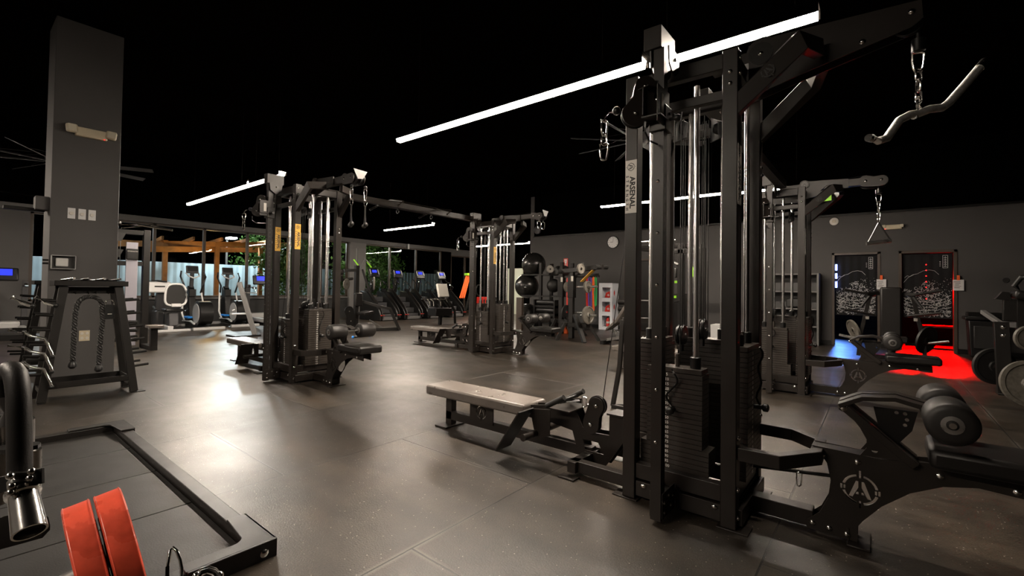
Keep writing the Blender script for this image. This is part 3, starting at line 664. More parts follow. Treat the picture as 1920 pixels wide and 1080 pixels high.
# ================= HANGING ATTACHMENTS =================
def link(mb, c, R_, w_=.009, l=.02, r=.0035):
    c = V(c); mb.tube([c+R_ @ V((w_*math.cos(a), 0, (l if math.sin(a) > 0 else -l)*.6+w_*1.2*math.sin(a))) for a in [i*math.pi/6 for i in range(12)]], r, 6, True)
def chain(parent, top, n, sc=1.):
    mb = MB()
    for i in range(n): link(mb, (top[0], top[1], top[2]-.034*sc*i*1.15), Matrix.Rotation(math.pi/2*(i % 2)+.6, 3, 'Z'), .009*sc, .02*sc, .0036*sc)
    mb.build('chain', CHROME, parent); return top[2]-.034*sc*n*1.15
def carabiner(parent, c, h=.085, rz=.4, r=.005):
    R_ = Matrix.Rotation(rz, 3, 'Z'); c = V(c); pts = []
    for x, z in ((-.3, .46), (-.12, .5), (.14, .5), (.3, .4), (.3, .1), (.24, -.3), (.16, -.47), (0, -.5), (-.16, -.47), (-.24, -.3), (-.3, .1)): pts.append(c+R_ @ V((x*h*.8, 0, z*h)))
    MB().tube(pts, r, 8, True).build('carabiner', CHROME, parent)
# lat bar on the large tower
tx, ty, tz = .14, 2.8, 2.40
t = T('lat_pulldown_bar', 'chrome bent pulldown bar hanging by a chain from the large tower boom', 'pulldown bar', (tx, ty, tz))
MB().lathe((0, 0, .01), (0, 0, -1), [(0, .008), (.03, .008), (.03, .026), (.085, .026), (.09, .02)], 18).build('cable_stopper', BLACKP, t)
carabiner(t, (0, 0, -.125), .09, .2); 
zb = chain(t, (0, 0, -.185), 3, 1.3); carabiner(t, (0, 0, -.325), .07, 1.2)
dirb = V((.62, .55, .56)); 
bp = [(-.17, -.20, -.50), (-.145, -.155, -.505), (-.115, -.12, -.49), (-.07, -.06, -.40), (-.03, -.02, -.37), (0, 0, -.365), (.04, .03, -.345), (.085, .075, -.335), (.11, .10, -.31), (.16, .15, -.235), (.235, .215, -.12)]
MB().tube(bp, .018, 14).build('bar', mat('knurled_steel', (.75, .73, .7), .45, .8, var=.2, vscale=60, bump=.4, bscale=300), t); 
MB().cyl((.222, .203, -.14), (.245, .225, -.105), .019, 12).build('end_cap', CHROME, t); MB().cyl((-.165, -.19, -.502), (-.18, -.215, -.50), .017, 12).build('end_cap', CHROME, t)
MB().lathe((-.02, -.01, -.375), (.6, .5, .4), [(0, .018), (.04, .018)], 14).tube([(0, 0, -.36), (0, .0, -.325), (.015, .01, -.35)], .006, 8).build('swivel', CHROME, t)
# chain on the adjustable pulley of the large tower
def side_chain(x, y, z, lab, n=3, sc=1.):
    t = T('hanging_clip', lab, 'carabiner', (x, y, z), group='clips hanging from adjustable pulleys')
    MB().tube([(.03, .03, .01), (.015, .015, .005), (0, -.0, -.02), (0, -.005, -.045)], .006, 8).build('cable_end', CHROME, t)
    carabiner(t, (0, 0, -.075), .075*sc, 1.2); chain(t, (0, 0, -.135), 1, 1.4); carabiner(t, (0, 0, -.20), .08*sc, .3)
    return t
side_chain(-1.12, 2.14, 2.12, 'long chrome chain of clips beside the large tower pulley', 3, 1.1)
side_chain(-6.14, 2.31, 2.12, 'chrome clip hanging from the left tower adjustable pulley')
side_chain(-6.04, 5.90, 2.12, 'chrome clip hanging from the middle tower adjustable pulley')
# handles at boom heads
def strap_handle(x, y, z, lab):
    t = T('strap_handle', lab, 'cable handle', (x, y, z), group='strap handles on the left tower')
    MB().sphere((0, 0, -.03), .02, 12, 8).build('cable_stopper', BLACKP, t)
    carabiner(t, (0, 0, -.09), .08, .5); chain(t, (0, 0, -.155), 1, 1.5); carabiner(t, (0, 0, -.22), .07, 1.4)
    MB().tube([(0, 0, -.25), (-.03, .02, -.36), (-.06, .03, -.47)], .009, 6).tube([(0, 0, -.25), (.03, -.02, -.36), (.06, -.03, -.47)], .009, 6).build('strap', BLACKP, t)
    MB().cyl((-.07, .035, -.48), (.07, -.035, -.48), .019, 14).sphere((-.07, .035, -.48), .027, 12, 8).sphere((.07, -.035, -.48), .027, 12, 8).build('grip', RUB, t)
strap_handle(-4.80, 2.955, 2.40, 'black strap handle on the inner of two clips at left tower boom')
strap_handle(-4.74, 3.10, 2.40, 'black strap handle on the outer of two clips at left tower boom')
for yy, l in ((6.52, 'bare chrome carabiner nearer of two under the middle tower boom'), (6.64, 'bare chrome carabiner farther of two under the middle tower boom')):
    t = T('boom_carabiner', l, 'carabiner', (-4.66, yy, 2.44), group='carabiners under the middle boom')
    MB().cyl((0, 0, .0), (0, 0, -.06), .01, 8).build('cable_end', BLACKP, t); carabiner(t, (0, 0, -.12), .13, .6, .008)
t = T('single_handle', 'triangular strap handle with grey grip hanging from right far tower', 'cable handle', (-.01, 6.62, 2.43))
MB().lathe((0, 0, 0), (0, 0, -1), [(0, .008), (.05, .008), (.05, .03), (.09, .03)], 12).build('cable_stopper', BLACKP, t)
carabiner(t, (0, 0, -.15), .1, .3); chain(t, (0, 0, -.215), 3, 1.5); carabiner(t, (0, 0, -.385), .08, 1.)
MB().beam((0, 0, -.42), (-.1, -.03, -.66), .03, .006).beam((0, 0, -.42), (.1, .03, -.62), .03, .006).build('strap', BLACKP, t)
MB().cyl((-.11, -.035, -.66), (.11, .035, -.63), .02, 12).build('grip', BRUSH, t)
t = T('row_handle', 'black close-grip row handle lying on the large tower foot plates', 'cable handle', (-1.74, 2.77, .41))
MB().cyl((.03, -.13, .02), (.03, .13, .02), .013, 10).tube([(0, -.06, .0), (.12, 0, .02), (0, .06, .0)], .01, 8).build('frame', BLACKP, t)
for s in (-1, 1): MB().cyl((-.06, s*.13, -.02), (.08, s*.13, .06), .019, 14).build('grip', RUB, t)
carabiner(t, (.16, 0, .02), .07, 0); MB().cyl((.19, 0, .01), (.24, 0, -.02), .012, 10).build('cable_end', CHROME, t)
t = T('row_handle', 'black row handle resting on the middle tower bench front', 'cable handle', (-6.66, 6.55, .41))
MB().cyl((.03, -.1, .02), (.03, .1, .02), .013, 10).build('frame', BLACKP, t)
for s in (-1, 1): MB().cyl((-.05, s*.1, -.02), (.08, s*.1, .06), .019, 12).build('grip', RUB, t)
chain(t, (.1, 0, .06), 2, 1.2)

# ================= FOREGROUND LEFT =================
STEEL = mat('matte_black_steel', (.0075, .0063, .0055), .42, .0, var=.1, vscale=9, bump=.1, bscale=300, spec=.35)
t = T('lifting_platform', 'low black steel frame around the rubber lifting platform at lower left', 'platform frame', (-3.45, -.2, 0))
def pf(): return MB(t.location)
pf().bb(-4.83, -2.1, .875, .945, .008, .065).build('rail', STEEL, t, .004)
pf().bb(-2.17, -2.1, -1.4, .875, .008, .065).build('rail', STEEL, t, .004)
pf().bb(-4.83, -4.76, -1.4, .875, .008, .065).build('rail', STEEL, t, .004)
for x, sx in ((-2.1, -1), (-4.83, 1)):
    o = [(0, .012), (0, -.33), (.072, -.33), (.072, -.14)]+[(.072+.05*(1-math.cos(a*math.pi/12)), -.14+.05*math.sin(a*math.pi/12)) for a in range(1, 7)]+[(.33, -.072), (.33, .012)]
    cp = pf().prism([(x+sx*a-sx*-.006*0, .945+b, .066) for a, b in o], (0, 0, .012)).bb(x-.002 if sx < 0 else x-.012, x+.012 if sx < 0 else x+.002, .62, .957, .0, .078).bb(min(x, x+sx*.33), max(x, x+sx*.33), .945, .957, 0, .078).build('corner_gusset', STEEL, t, .003)
    for q in ((x-sx*.013, .9, .035), (x-sx*.013, .66, .035)): bolt(t, V(q)-t.location, (-sx, 0, 0), 1.6)
for q in ((-2.22, .958, .035), (-2.4, .958, .035)): bolt(t, V(q)-t.location, (0, 1, 0), 1.4)
MATM = mat('platform_rubber', (.0085, .0075, .0066), .5, spec=.35, var=.2, vscale=4, bump=.3, bscale=150)
xs = [-4.755, -4.172, -3.548, -2.893, -2.175]
for i, l in enumerate(('leftmost dark platform mat inside the steel frame', 'second dark platform mat from the left inside the frame', 'third dark platform mat, behind the red plates', 'rightmost dark platform mat beside the frame rail')):
    o = MB(((xs[i]+xs[i+1])/2, -.25, 0)).bb(xs[i]+.004, xs[i+1]-.004, -1.35, .868, .0, .022).build('platform_mat', MATM, None, .003)
    tag(o, l, 'floor mat', 'platform mats')
# red bumper plates, leaning on a tilted storage peg
C0 = V((0, 0, 1.2))
def ray(x, y): return (f2+r3*((x-960)/857.)-u3*((y-524)/857.)).normalized()
dd = ray(195, 1050); a_ = (r3*math.cos(math.radians(25))+u3*math.sin(math.radians(25))); ax = (a_-dd*a_.dot(dd)).normalized()
def bumper(c, lab):
    t = T('bumper_plate', lab, 'weight plate', c, group='red bumper plates')
    h = .039; pr = [(-h, .06), (-h, .15), (-h*.75, .165), (-h*.75, .205), (-h*.92, .213), (-h*.95, .222), (-h*.9, .226), (-h*.84, .2285), (-h*.78, .2255), (h*.78, .2255), (h*.84, .2285), (h*.9, .226), (h*.95, .222), (h*.92, .213), (h*.75, .205), (h*.75, .165), (h, .15), (h, .06)]
    MB().lathe((0, 0, 0), ax, pr, 96).build('rubber_plate', REDR, t)
    MB().lathe((0, 0, 0), ax, [(-h-.002, .026), (-h-.002, .062), (h+.002, .062), (h+.002, .026)], 32, cap=False).build('steel_hub', BRUSH, t)
    return c
c1 = C0+ray(172, 1066)*2.36; bumper(c1, 'left one of two tilted red rubber bumper plates')
c2 = c1+ax*.083; bumper(c2, 'right one of two tilted red rubber bumper plates')
pg = T('plate_storage_peg', 'steel peg and foot holding the two red bumper plates', 'plate rack', (c1.x, c1.y, 0))
e0 = c1-ax*.17; e1 = c2+ax*.015
MB(pg.location).cyl(e0, e1, .024, 20).build('peg', BRUSH, pg)
MB(pg.location).beam((e0.x-.02, e0.y-.05, 0.024), e0, .07, .07).bb(e0.x-.16, e0.x+.16, e0.y-.14, e0.y+.02, .022, .034).build('upright', STEEL, pg, .003)
# chrome bent-wire collars near the bottom edge
def at(px, py, s): return C0+ray(px, py)*s
t = T('wire_handle', 'small bent chrome wire handle near the bottom edge', 'handle', at(330, 1090, 1.4))
L_ = t.location
MB(L_).tube([at(313, 1120, 1.4), at(314, 1062, 1.4), at(319, 1032, 1.41), at(325, 1027, 1.41), at(331, 1032, 1.4), at(338, 1050, 1.4), at(341, 1066, 1.4), at(341, 1120, 1.4)], .0036, 10).build('wire', CHROME, t)
t = T('spring_clip', 'round chrome collar beside the bent wire handle', 'collar', at(390, 1095, 1.35))
MB(t.location).tube([at(390+23*math.cos(a*.524), 1092+26*math.sin(a*.524), 1.36) for a in range(12)], .006, 8, True).tube([at(390+23*math.cos(a*.524), 1096+26*math.sin(a*.524), 1.34) for a in range(12)], .006, 8, True).build('ring', CHROME, t)
for k in (0, 3.1): MB(t.location).sphere(at(390+25*math.cos(2.6+k), 1094-26*abs(math.sin(2.6+k)), 1.345), .009, 10, 6).build('bolt_head', CHROME, t)
t = T('chrome_ring_plate', 'black plate with bluish chrome rings cut by the bottom left corner', 'weight plate', at(-75, 1100, 2.1))
o_ = at(-75, 1100, 2.1); s1 = ax.cross(dd).normalized(); s2 = ax.cross(s1).normalized()
BCH = mat('blue_chrome', (.35, .38, .75), .15, 1.)
MB(o_).lathe(o_-ax*.015, ax, [(0, .03), (0, .19), (.03, .19), (.03, .03)], 48, cap=False).build('disc', RUB, t)
for k_, r_ in ((-.014, .192), (.0, .195), (.014, .192)): MB(o_).tube([o_+ax*k_+(s1*math.cos(a*.1309)+s2*math.sin(a*.1309))*r_ for a in range(48)], .0035, 6, True).build('chrome_ring', BCH, t)
# specialty bar standing in a vertical holder
t = T('padded_specialty_bar', 'padded black U-handle bar with chrome sleeve at the left edge', 'barbell', at(38, 900, 1.25))
L_ = t.location; S = 1.25
MB(L_).tube([at(9, 800, 1.31), at(9, 745, 1.31), at(9, 712, 1.31), at(11, 700, 1.305), at(16, 693, 1.29), at(23, 693, 1.275), at(29, 702, 1.265), at(32, 716, 1.26), at(35, 740, 1.25), at(36, 780, 1.25), at(37, 884, 1.25)], [.0145]*3+[.0155]*2+[.016]+[.0168]*5, 24).build('padded_handle', FOAM, t)
MB(L_).beam(at(37, 886, 1.245), at(37, 916, 1.245), .085, .006, fw).beam(at(18, 886, 1.24), at(60, 884, 1.24), .03, .006, u3).beam(at(19, 903, 1.24), at(62, 897, 1.24), .04, .008, u3).build('bracket', DARK, t, .001)
for q in ((19, 893), (59, 884), (22, 912), (56, 897), (20, 924)): MB(L_).sphere(at(*q, 1.215), .006, 12, 8).build('bolt_head', CHROME, t)
p0 = at(39, 900, 1.25); p1 = at(56, 998, 1.2); dv = (p1-p0).normalized(); LL = (p1-p0).length
MB(L_).lathe(p0, dv, [(0, .018), (.02, .018), (.022, .0235), (.03, .0235), (.032, .0195), (LL, .0225), (LL, .0195), (LL-.04, .0195)], 36, cap=False).build('sleeve', CHROME, t)
MB(L_).lathe(p1-dv*.014, dv, [(0, .0193), (.003, .0193)], 28).build('end_cap', BLACKP, t, label='black end cap of the sleeve')
t = T('bar_holder', 'vertical bar holder with pale round tubes and dark steel tiers', 'bar holder', (-1.75, .12, 0))
L_ = t.location
for (x, y0, y1) in ((2, 778, 945), (12, 795, 930), (55, 785, 860), (68, 842, 928)):
    a = at(x, y0, 1.42); b = at(x-1, y1, 1.47); MB(L_).cyl(a, b, .0085, 16).build('holder_tube', BRUSH, t)
for py, x1, s in ((788, 62, 1.40), (838, 77, 1.36)):
    MB(L_).prism([at(-40, py+8, s+.08), at(40, py+4, s-.02), at(x1-6, py-4, s-.02), at(x1, py-8, s), at(x1-4, py-10, s+.05), at(-40, py-8, s+.15)], (0, 0, -.008)).build('steel_tier', DARK, t)
bz = Vector(at(60, 985, 1.55))
MB(L_).prism([(-1.95, -.1, .0), (-1.5, -.1, .0), (-1.5, .08, .0), (-1.6, .12, .0), (-1.72, .12, .0), (-1.95, .1, .0)], (0, 0, .012)).build('base_plate', DARK, t)
MB(L_).beam((-1.80, .07, .03), (-1.72, .075, .86), .05, .05).build('post', DARK, t, .003)
MB(L_).prism([at(-30, 985, 1.6), at(8, 968, 1.58), at(70, 955, 1.55), at(91, 970, 1.55), at(94, 985, 1.55), at(80, 1000, 1.55), at(-30, 1030, 1.6)], (0, 0, -.01)).build('foot_bracket', STEEL, t)

# ================= ACCESSORY RACKS =================
def chrome_handle(parent, p, rz, kind):
    R_ = Matrix.Rotation(rz, 3, 'Z'); p = V(p)
    if kind == 0:
        MB().tube([p+R_ @ V(q) for q in ((-.16, 0, .06), (-.05, 0, .04), (.0, 0, .0), (.10, 0, -.03), (.15, 0, -.16), (.16, 0, -.2))], [.015, .015, .013, .013, .014, .014], 12).build('handle_bar', CHROME, parent)
        MB().lathe(p+R_ @ V((-.06, 0, .043)), R_ @ V((1, 0, -.2)), [(0, .02), (.02, .02)], 12).build('bar_ring', BLACKP, parent)
        MB().sphere(p+R_ @ V((.16, 0, -.21)), .02, 12, 8).build('end_cap', BLACKP, parent)
def acc_rack(loc, lab, full):
    t = T('accessory_rack', lab, 'accessory rack', loc, group='A-frame accessory racks')
    # local: x depth (-.2...2), y width, z
    for sy in (-1, 1):
        for sx in (-1, 1):
            MB().beam((sx*.19, sy*.36, .008), (sx*.12, sy*.215, 1.16), .07, .045, (1, 0, 0)).build('leg', STEEL, t, .003)
            MB().bb(sx*.19-.06, sx*.19+.06, sy*.36-.03, sy*.36+.09*(1 if sy > 0 else .3), 0, .008).build('foot_plate', STEEL, t)
        # pegs outward
        k = MB()
        for sx in (-1, 1):
            for i in range(6):
                z = .28+.145*i; yy = .36-(.145)*z/1.16; xx = sx*(.19-.07*z/1.16)
                k = MB().cyl((xx, sy*(yy+.01), z), (xx, sy*(yy+.16), z+.012), .014, 10); k.build('peg', DARK, t)
    MB().bb(-.2, .2, -.31, .31, .13, .137).bb(-.2, -.194, -.31, .31, .13, .19).bb(.194, .2, -.31, .31, .13, .19).bb(-.2, .2, -.31, -.304, .13, .19).bb(-.2, .2, .304, .31, .13, .19).build('lower_tray', STEEL, t, .002)
    MB().bb(-.17, .17, -.37, -.31, .09, .13).bb(-.17, .17, .31, .37, .09, .13).build('cross_member', STEEL, t)
    MB().bb(-.17, .17, -.29, .29, 1.16, 1.168).bb(.164, .17, -.29, .29, 1.16, 1.215).bb(-.17, -.164, -.29, .29, 1.16, 1.215).bb(-.17, .17, -.29, -.284, 1.16, 1.215).bb(-.17, .17, .284, .29, 1.16, 1.215).build('top_tray', STEEL, t, .002)
    MB().bb(-.02, .02, -.2, .2, 1.08, 1.15).build('hook_rail', STEEL, t)
    for y in (-.12, -.02, .04, .14): MB().tube([(.02, y, 1.1), (.07, y, 1.08), (.09, y, 1.1)], .006, 6).build('hook', DARK, t)
    return t
R1 = (-6.62, .985, 0)
t = acc_rack(R1, 'black A-frame accessory rack in front of the grey pillar', True)
t2 = acc_rack((-8.64, 1.02, 0), 'second A-frame accessory rack, left behind the pillar edge', False)
t2.rotation_euler[2] = .0
# things on the racks
def thing_at(name, lab, cat, loc, grp=None): return T(name, lab, cat, loc, group=grp)
for z, l in ((.64, 'upper'), (.49, 'middle'), (.34, 'lowest')):
    q = thing_at('cable_bar', 'bent chrome cable bar, %s of three on the rack left side' % l, 'cable bar', (R1[0]+.17, R1[1]-.44, z+.03), 'bent chrome bars on the rack side')
    chrome_handle(q, (0, 0, 0), 1.15, 0)
for dy, l in ((-.09, 'left'), (.07, 'right')):
    q = thing_at('chrome_grip', 'short chrome grip handle, %s of the pair high on the rack' % l, 'cable handle', (R1[0]+.16, R1[1]-.42+dy, 1.0), 'chrome grips on the rack')
    MB().tube([(.02, -.07, .05), (.02, 0, .0), (.03, .06, -.03)], .022, 12).build('grip', CHROME, q); MB().sphere((.03, .07, -.035), .024, 10, 6).build('end_cap', BLACKP, q)
q = thing_at('rope_attachment', 'black braided triceps rope hanging in the rack', 'rope', (R1[0]+.1, R1[1]+.0, 1.0))
def rope(pts, n=120):
    mb = MB(); P = [V(p) for p in pts]; out = []
    seg = [(P[i+1]-P[i]).length for i in range(len(P)-1)]; tot = sum(seg)
    def pos(s):
        for i, L in enumerate(seg):
            if s <= L or i == len(seg)-1: return P[i].lerp(P[i+1], min(1, s/L)), (P[i+1]-P[i]).normalized()
            s -= L
    for ph in (0, 2.09, 4.19):
        c = []
        for i in range(n+1):
            p, d = pos(tot*i/n); _, s, u_ = frame_of(d, (1, .01, 0)); th = i/n*tot*75+ph; c.append(p+(s*math.cos(th)+u_*math.sin(th))*.012)
        mb.tube(c, .012, 6)
    return mb
ar = [(-.0, -.13+.0, -.62)]+[(0, -.125, -.3), (0, -.12, -.1)]+[(0, -.01-.1*math.cos(a), -.05+.1*math.sin(a)) for a in (.3, .7, 1.1, 1.57, 2.0, 2.4, 2.8)]+[(0, .095, -.2), (0, .08, -.45), (0, .075, -.68)]
rope(ar, 200).build('braided_rope', RUB, q)
for y, z in ((-.13, -.66), (.075, -.72)): MB().lathe((0, y, z+.04), (0, 0, -1), [(0, .018), (.01, .026), (.03, .034), (.055, .036), (.075, .02)], 16).build('rope_end', BLACKP, q)
q = thing_at('ankle_strap', 'black ankle strap with ring hanging right of the rope', 'strap', (R1[0]+.1, R1[1]+.15, .98))
MB().tube([(0, .035*math.cos(a*.524), .0+.035*math.sin(a*.524)) for a in range(12)], .005, 6, True).build('ring', CHROME, q)
MB().box((0, 0, -.095), (.02, .085, .16)).build('strap', BLACKP, q, .004); MB().box((.0108, 0, -.12), (.001, .035, .006)).build('label_mark', LABW, q)
random.seed(3)
for k, (y, l) in enumerate(((-.17, 'leftmost'), (-.05, 'second'), (.07, 'third'), (.2, 'rightmost'))):
    q = thing_at('cable_attachment', '%s tangled black and chrome cable attachment on the rack top tray' % l, 'cable attachment', (R1[0], R1[1]+y, 1.17), 'attachments on the rack top tray')
    c = [(random.uniform(-.1, .1), random.uniform(-.08, .08), random.uniform(.01, .06)) for _ in range(6)]
    MB().tube(c+[(c[0][0], c[0][1]+.02, .05)], .013, 8).build('strap', BLACKP, q)
    MB().cyl((-.1, -.04, .05), (.11, .03, .07), .012, 10).build('grip', CHROME if k % 2 == 0 else BLACKP, q)
# ================= PILLAR FITTINGS =================
def elight(loc, rz, lab):
    t = T('emergency_light', lab, 'emergency light', loc, rz)
    MB().box((0, .035, 0), (.30, .07, .115)).build('body', CREAM, t, .012)
    for s in (-1, 1):
        h = MB().box((s*.185, .07, .02), (.105, .07, .105), R=Matrix.Rotation(s*.35, 3, 'Z') @ Matrix.Rotation(s*.12, 3, 'Y')).build('lamp_head', CREAM, t, .02)
        MB().box((s*.185+s*.0, .112, .02), (.085, .012, .085), R=Matrix.Rotation(s*.35, 3, 'Z') @ Matrix.Rotation(s*.12, 3, 'Y')).build('lamp_lens', LENS, h, .005)
    MB().box((-.12, .071, -.05), (.008, .003, .008)).build('indicator', REDL, t, label='tiny red indicator')
    return t
elight((-7.78, 1.12, 3.07), -math.pi/2, 'cream twin-head emergency light high on the grey pillar').rotation_euler = (0, 0, -math.pi/2)
for i, (y, l) in enumerate(((.965, 'left'), (1.062, 'middle'), (1.155, 'right'))):
    t = T('dimmer_switch', 'white wall dimmer plate, %s of three on the pillar' % l, 'switch', (-7.78, y, 2.05), group='white dimmer plates on the pillar')
    MB().box((.004, 0, 0), (.008, .07, .13)).build('plate', WHITE, t, .002); MB().lathe((.008, 0, .0), (1, 0, 0), [(0, .022), (.012, .02)], 16).build('knob', LABW, t)
t = T('alarm_pull_box', 'white pull box under a clear scratched cover on the pillar', 'alarm box', (-7.78, .895, 1.44))
MB().box((.015, .0, 0), (.03, .11, .1)).build('white_box', mat('box_white', (.9, .9, .88), .4), t, .008)
MB().box((.03, 0.01, 0), (.06, .2, .16)).build('clear_cover', CLEAR, t, .006)
for z in (-.08, .08): MB().box((.03, .01, z), (.065, .21, .006)).build('cover_rim', LGREY, t)
for y in (-.095, .115): MB().box((.03, y, 0), (.065, .006, .16)).build('cover_rim', LGREY, t)
MB().cyl((.03, -.12, .02), (.03, -.17, .02), .012, 10).cyl((.03, -.12, -.02), (.03, -.17, -.02), .012, 10).build('latch', DARK, t)
t = T('power_outlet', 'white four-gang power outlet low on the pillar behind the rope', 'outlet', (-7.78, 1.12, .53))
MB().box((.003, 0, 0), (.006, .1, .13)).build('plate', CREAM, t, .001)
for y in (-.024, .024):
    for z in (-.03, .03): MB().lathe((.006, y, z), (1, 0, 0), [(0, .017), (.004, .016)], 14).build('socket', LABW, t)
t = T('wall_bracket', 'grey equipment bracket sticking out left of the pillar', 'bracket', (-7.95, .78, 2.15))
MB().box((.0, -.06, -.0), (.2, .12, .16)).build('housing', WALLP, t, .005); MB().box((-.05, -.2, -.08), (.1, .34, .04)).build('arm', DARK, t, .005); MB().tube([(0, -.1, .08), (0, -.4, .09), (0, -.42, .07)], .005, 6).build('wire', DARK, t)

# ================= CEILING FANS =================
def fan(loc, n, r, rz, lab):  # wide low-speed fan
    t = T('ceiling_fan', lab, 'ceiling fan', loc, rz, 'big ceiling fans')
    MB().lathe((0, 0, 0), (0, 0, 1), [(-.06, .12), (0, .17), (.05, .17), (.1, .06)], 20).build('hub', MGREY, t)
    MB().cyl((0, 0, .1), (0, 0, 4.45-loc[2]), .03, 10).build('down_rod', DARK, t)
    for i in range(n):
        a = 2*math.pi*i/n; d = V((math.cos(a), math.sin(a), 0)); b = MB().beam(d*.16, d*r, .11, .010, (-math.sin(a)*.45, math.cos(a)*.45, 1)).build('blade', MGREY, t)
        MB().cyl(d*.2+V((0, 0, .12)), d*r*.6+V((0, 0, .02)), .004, 6).build('guy_wire', DARK, t)
fan((-12.3, 1.3, 3.5), 8, 1.5, .3, 'big ceiling fan partly behind the grey pillar')
fan((-3.05, 7.0, 3.62), 8, 1.1, .75, 'big ceiling fan seen through the large tower')
# ================= DISTANT LEFT : CARDIO =================
t = T('functional_trainer', 'tall black dual cable trainer right of the pillar', 'cable machine', (-10.8, 1.95, 0))
L_ = t.location
for y in (1.6, 2.38): MB(L_).bb(-10.86, -10.74, y-.05, y+.05, .01, 2.2).build('upright', STEEL, t, .003)
MB(L_).bb(-10.85, -10.75, 1.65, 2.33, 1.52, 1.6).build('crossbar', STEEL, t, .003); MB(L_).bb(-10.85, -10.75, 1.65, 2.33, 2.1, 2.18).build('top_bar', STEEL, t, .003)
MB(L_).bb(-10.85, -10.1, 2.33, 2.43, 0, .07).bb(-10.2, -10.1, 2.33, 2.43, .07, .42).build('base_rail', STEEL, t, .003); MB(L_).bb(-10.85, -10.1, 1.55, 1.65, 0, .07).build('base_rail', STEEL, t, .003)
MB(L_).box((-10.1, 2.38, .43), (.28, .22, .05)).build('step_pad', TANV, t, .01)
MB(L_).box((-10.75, 2.16, 1.0), (.04, .17, 1.9)).build('clear_shroud', mat('shroud', (.3, .29, .33), .25), t, .004)
MB(L_).box((-10.72, 2.16, 1.73), (.05, .17, .2)).build('shroud_cap', BLACKP, t, .01)
MB(L_).text('STRENGTH', .03, M3((0, 1, 0), (0, 0, 1), (1, 0, 0), (-10.694, 2.16, 1.78))).build('cap_lettering', LABW, t)
for z, y in ((2.02, 1.93), (1.72, 1.9)): MB(L_).prism([(-10.7, y-.1, z+.1), (-10.7, y+.12, z+.08), (-10.7, y+.06, z-.06), (-10.7, y-.08, z-.08)], (.05, 0, 0)).build('pulley_guard', RUB, t)
MB(L_).tube([(-10.75, 1.9, 2.25), (-10.6, 2.2, 2.27), (-10.4, 2.45, 2.22), (-10.3, 2.65, 2.2)], .02, 8).tube([(-10.75, 2.0, 2.2), (-10.6, 2.4, 2.28), (-10.4, 2.68, 2.2)], .02, 8).tube([(-10.7, 1.7, 2.22), (-10.3, 1.9, 2.25)], .02, 8).build('pull_up_handles', CHROME, t)
for y in (1.85, 2.0): MB(L_).cyl((-10.8, y, .1), (-10.8, y, 2.1), .006, 6).build('cable', TRIMG, t)
MB(L_).box((-10.7, 1.95, .6), (.1, .3, .18)).build('weight_stack', PLATEB, t, .003)
for z in (.35, .5, .18): MB(L_).cyl((-10.7, 1.75, z), (-10.4, 2.2, z), .03, 10).build('storage_peg', BLACKP, t)
# recumbent bike
t = T('recumbent_bike', 'white and grey recumbent exercise bike with mesh seat back', 'exercise bike', (-14.3, 3.55, 0))
MB().bb(.55, .63, -.35, .42, .0, .06).bb(-.75, -.67, -.3, .3, 0, .06).bb(-.7, .6, -.06, .06, .05, .14).build('base', LGREY, t, .01)
MB().pathbeam([(-.5, 0, .1), (-.45, 0, .7), (-.35, 0, .95)], .14, .16, (0, 1, 0)).build('console_mast', MGREY, t, .01)
MB().box((-.25, -.05, 1.1), (.08, .5, .3), R=Matrix.Rotation(-.35, 3, 'Y')).build('console', WHITE, t, .03)
MB().box((-.2, -.05, 1.12), (.02, .22, .03), R=Matrix.Rotation(-.35, 3, 'Y')).build('display', SCRD, t)
MB().tube([(-.2, -.4, 1.26), (-.25, -.1, 1.27), (-.2, .1, 1.25)], .02, 8).build('handlebar', BLACKP, t)
MB().pathbeam([(.35, .1, .12), (.3, .1, .45)], .26, .2, (0, 1, 0)).build('seat_post', MGREY, t, .02)
MB().box((.3, .1, .53), (.42, .38, .08)).build('seat', BLACKP, t, .03)
o = [(.56, .1+.22*math.copysign(abs(math.cos(a))**.6, math.cos(a))*(1-.12*math.sin(a)), .92+.27*math.copysign(abs(math.sin(a))**.6, math.sin(a))) for a in [i*math.pi/12 for i in range(24)]]
MB().tube(o, .025, 8, True).build('back_frame', WHITE, t)
MB().prism([(.55, y, z) for _, y, z in o], (.01, 0, 0)).build('back_mesh', RUB, t); MB().box((.6, .1, .66), (.05, .2, .08)).build('back_bracket', WHITE, t, .01)
MB().tube([(.5, -.1, .5), (.3, -.25, .55), (.1, -.25, .62)], .02, 8).build('side_handle', BLACKP, t); MB().tube([(.5, .3, .5), (.3, .42, .55), (.1, .42, .62)], .02, 8).build('side_handle', BLACKP, t)
MB().box((-.5, 0, .3), (.5, .2, .4)).build('drive_housing', MGREY, t, .05)
